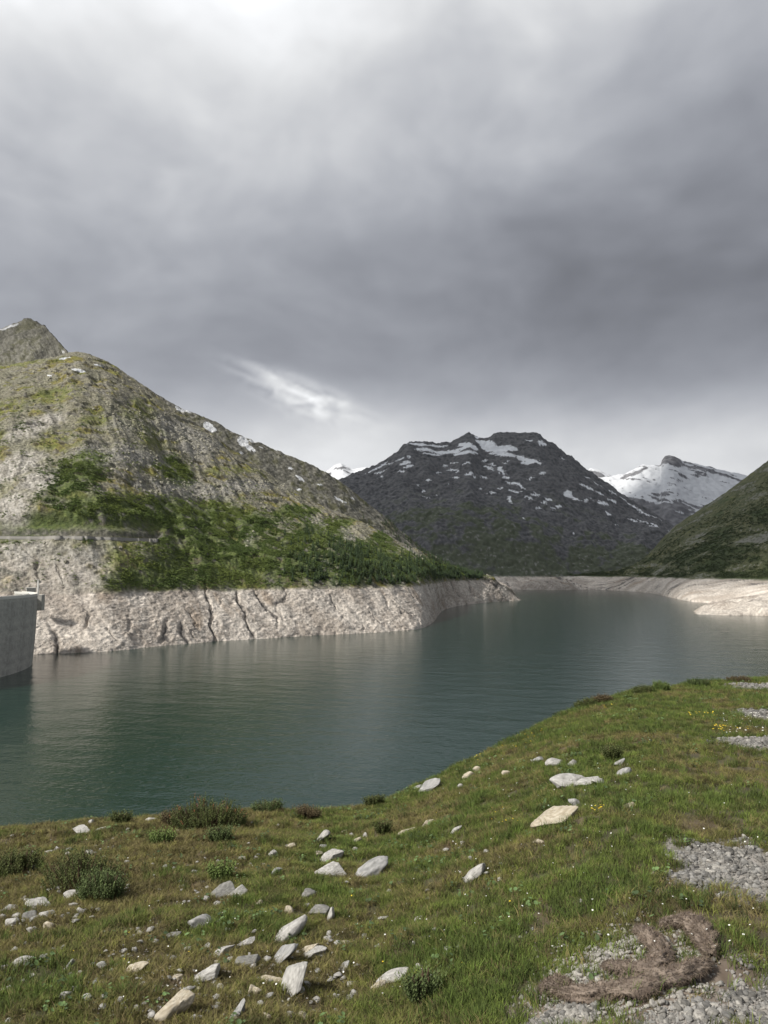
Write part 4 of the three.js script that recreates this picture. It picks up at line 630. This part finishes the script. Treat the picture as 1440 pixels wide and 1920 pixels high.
// ------------------------------------------------------------------ gravel, grass, herbs and flowers
const tuft = (seed, blades, spread, hgt, wid, bend) => {
  const r = rng(seed), P = []; for (let i = 0; i < blades; i++) { const a = r() * 6.283, q = Math.sqrt(r()) * spread, x = Math.cos(a) * q, z = Math.sin(a) * q, b = r() * 6.283, l = bend * (0.3 + r()) * hgt, h = hgt * (0.5 + 0.6 * r()), w = wid * (0.7 + 0.6 * r()), da = r() * 3.14, wx = Math.cos(da) * w, wz = Math.sin(da) * w, mx = x + Math.cos(b) * l * 0.35, mz = z + Math.sin(b) * l * 0.35, tx = x + Math.cos(b) * l, tz = z + Math.sin(b) * l; P.push(x - wx, -0.01, z - wz, x + wx, -0.01, z + wz, mx + wx * 0.8, h * 0.6, mz + wz * 0.8, x - wx, -0.01, z - wz, mx + wx * 0.8, h * 0.6, mz + wz * 0.8, mx - wx * 0.8, h * 0.6, mz - wz * 0.8, mx - wx * 0.8, h * 0.6, mz - wz * 0.8, mx + wx * 0.8, h * 0.6, mz + wz * 0.8, tx, h, tz); } return geo(P);
};
const rosette = (seed, n, R) => { const r = rng(seed), P = []; for (let i = 0; i < n; i++) { const a = r() * 6.283, q = R * (0.2 + 0.8 * r()), cx = Math.cos(a) * q, cz = Math.sin(a) * q, cy = 0.02 + 0.045 * r(), s = 0.006 + 0.008 * r(), tx = (r() - 0.5) * 1.6, tz = (r() - 0.5) * 1.6; for (let k = 0; k < 6; k++) { const a1 = k / 6 * 6.283, a2 = (k + 1) / 6 * 6.283, v = (t) => [cx + Math.cos(t) * s, cy + (Math.cos(t) * tx + Math.sin(t) * tz) * s, cz + Math.sin(t) * s]; P.push(cx, cy - 0.003, cz, ...v(a2), ...v(a1)); } } return geo(P); };
const bloom = (() => { const P = []; for (let k = 0; k < 6; k++) { const a = k / 6 * 6.283, b = (k + 1) / 6 * 6.283; P.push(0, 0.1, 0, Math.cos(b), 0.35, Math.sin(b), Math.cos(a), 0.35, Math.sin(a)); } return geo(P); })();
{
  const r = rng(99), short = [], tall = [], straw = [], herbs = [], A = 0.64;
  for (let k = 0; k < 420000; k++) {
    const a = (r() * 2 - 1) * A - 0.02, R = lipR(a), rr = 1.9 + (R + 0.9 - 1.9) * Math.pow(r(), 0.8), x = Math.sin(a) * rr, z = -Math.cos(a) * rr; if (short.length + straw.length + tall.length > 120000) break;
    const g = gravel(x, z), s = bare(x, z); if (r() < 1.15 * g || r() < s * 0.62) continue; if (nearStone(x, z, -0.012)) continue;
    const dr = dry(x, z), lush = smooth(-0.05, 0.35, fbm(x / 0.9 + 8, z / 0.9, 2, 3) + 0.1 * smooth(0, 2, x)), far = 0.85 + rr / 26, t = (0.3 + 0.75 * r()) * (0.85 + 0.5 * clamp(0.5 + 1.6 * fbm(x / 0.22, z / 0.22, 21, 2))), y = ground(x, z), turn = r() * 6.28, q = r();
    const patchy = fbm(x / 0.28, z / 0.28, 11, 2); if (patchy < -0.16 && r() < 0.75) continue;
    if (q < 0.003 + 0.05 * (1 - dr) * smooth(0.15, 0.45, fbm(x / 0.8, z / 0.8, 13, 2))) herbs.push([x, y, z, far * 1.1, far, turn, 0.1 * t, 0.16 * t, 0.055 * t]);
    else if (r() < 0.22 + 0.62 * dr) { const c = mix3([0.25, 0.21, 0.08], [0.15, 0.1, 0.055], r()), c2 = mix3(c, [0.16, 0.165, 0.045], 0.55 * r()); straw.push([x, y, z, far * 1.15, (0.6 + 0.5 * r()) * far, turn, c2[0] * t, c2[1] * t, c2[2] * t, (r() - 0.5) * 0.5, (r() - 0.5) * 0.5]); }
    else if (lush > 0.5 && r() < 0.4) tall.push([x, y, z, far, (0.55 + 0.6 * r()) * far, turn, 0.1 * t, 0.148 * t, 0.024 * t]);
    else { const c = mix3([0.125, 0.168, 0.028], [0.19, 0.185, 0.042], dr); short.push([x, y, z, far * 1.1, (0.7 + 0.6 * r()) * far, turn, c[0] * t, c[1] * t, c[2] * t]); }
  }
  scatter('grass', 'short green alpine turf covering the knoll', 'grass', tuft(1, 18, 0.035, 0.045, 0.0015, 0.8), short, leafMat);
  scatter('grass', 'longer lush grass patches on the knoll', 'grass', tuft(2, 16, 0.032, 0.09, 0.0018, 0.8), tall, leafMat);
  scatter('grass', 'dry straw coloured and brown grass between the green', 'grass', tuft(3, 15, 0.04, 0.045, 0.0015, 1.2), straw, leafMat);
  scatter('ground_cover', 'low round leaved herbs among the grass', 'herbs', rosette(4, 9, 0.055), herbs, leafMat);
  const fl = []; const spot = (px, py, w, h, n, c, sz) => { for (let i = 0; i < n; i++) { const g = groundAt(px + (r() - 0.5) * w, py + (r() - 0.5) * h), s = sz * (0.7 + 0.6 * r()); fl.push([g[0], g[1] + 0.05 + 0.05 * r(), g[2], s, s, r() * 6, ...c, (r() - 0.3) * 0.9, (r() - 0.5) * 0.9]); } };
  const Y = [0.62, 0.45, 0.03], Wt = [0.7, 0.7, 0.66];
  spot(1120, 1536, 26, 14, 14, Y, 0.009); spot(1315, 1345, 60, 8, 26, Y, 0.014); spot(1375, 1373, 80, 12, 34, Y, 0.014); spot(1140, 1330, 20, 6, 8, Y, 0.012); spot(980, 1388, 80, 40, 24, Y, 0.011); spot(895, 1425, 20, 12, 8, Y, 0.01); spot(548, 1764, 10, 8, 7, Y, 0.005); spot(600, 1690, 1100, 400, 24, Y, 0.005); spot(940, 1540, 80, 30, 12, Y, 0.007);
  spot(1400, 1360, 90, 50, 70, Wt, 0.012); spot(1100, 1600, 660, 420, 150, Wt, 0.0055); spot(500, 1740, 800, 320, 90, Wt, 0.005); spot(1000, 1450, 400, 120, 60, Wt, 0.007);
  scatter('flowers', 'tiny white and yellow alpine flowers dotted through the grass', 'flowers', bloom, fl, leafMat);
  const peb = [[], []], pg = [stoneGeo(901, 2, tones.pale), stoneGeo(902, 2, tones.grey)];
  for (let i = 0; i < 1500; i++) { const x = sodC[0] + (r() - 0.5) * 1.5, z = sodC[2] + (r() - 0.5) * 1.2; if (r() > bare(x, z)) continue; const s = 0.005 + 0.01 * r() + 0.02 * Math.pow(r(), 8), t = 0.4 + 0.6 * r(); peb[1].push([x, ground(x, z) + s * 0.3, z, s * 1.2, s, r() * 6, t, t * 0.95, t * 0.9, r() - 0.5, r() - 0.5]); }
  for (const [cx, cz, rx, rz] of gravelSpots) { const n = Math.min(14000, Math.round(14000 * Math.sqrt(rx * rz))); for (let i = 0; i < n; i++) { const x = cx + (r() * 2 - 1) * rx * 1.2, z = cz + (r() * 2 - 1) * rz * 1.2; if (Math.abs(Math.atan2(x, -z)) > 0.62 || r() > gravel(x, z) + 0.04) continue; const d = Math.hypot(x, z), s = (0.005 + 0.007 * r() + 0.03 * Math.pow(r(), 16)) * (0.8 + d / 18), t = 0.28 + 0.55 * r() + 0.25 * noise(x / 0.15, z / 0.15, 3); peb[i & 1].push([x, ground(x, z) + s * 0.2, z, s * 1.3, s, r() * 6.28, t * 1.02, t, t * 0.97, r() - 0.5, r() - 0.5]); } }
  for (let i = 0; i < 3800; i++) { const g = groundAt(1160 + (r() + r() - 1) * 190, 1815 + (r() + r() - 1) * 110); if (r() > 0.25 + bare(g[0], g[2])) continue; const s = 0.006 + 0.009 * r() + 0.02 * Math.pow(r(), 9), t = 0.8 + 0.5 * r(); peb[0].push([g[0], g[1] + s * 0.3, g[2], s * 1.2, s, r() * 6, t * 0.8, t * 0.78, t * 0.75, r() - 0.5, r() - 0.5]); }
  for (let i = 0; i < 2900; i++) { const g = groundAt(r() * 980, 1545 + 370 * r()); if (dry(g[0], g[2]) < 0.25 + 0.5 * r()) continue; const s = 0.008 + 0.036 * Math.pow(r(), 7), t = 0.7 + 0.4 * r(); peb[1].push([g[0], g[1] + s * 0.35 + 0.008, g[2], s * 1.7, s * 0.75, r() * 6, t * 1.15, t * 1.13, t * 1.1, r() - 0.5, r() - 0.5]); }
  const pm = new THREE.MeshStandardMaterial({ vertexColors: true, roughness: 0.95 });
  scatter('gravel', 'pale crushed gravel lying bare between the grass at the right', 'gravel', pg[0], peb[0], pm);
  scatter('gravel', 'grey gravel and grit scattered over the knoll', 'gravel', pg[1], peb[1], pm);
}

scene.fog = new THREE.FogExp2(new THREE.Color(0.78, 0.86, 1.0), 6.0e-6);
scene.traverse((o) => { if (o.isMesh) { o.castShadow = true; o.receiveShadow = true; } });
const renderer = new THREE.WebGLRenderer({ antialias: true });
renderer.toneMapping = THREE.LinearToneMapping; renderer.toneMappingExposure = EXPOSURE; renderer.shadowMap.enabled = true;
renderer.setSize(768, 1024);
renderer.render(scene, camera);
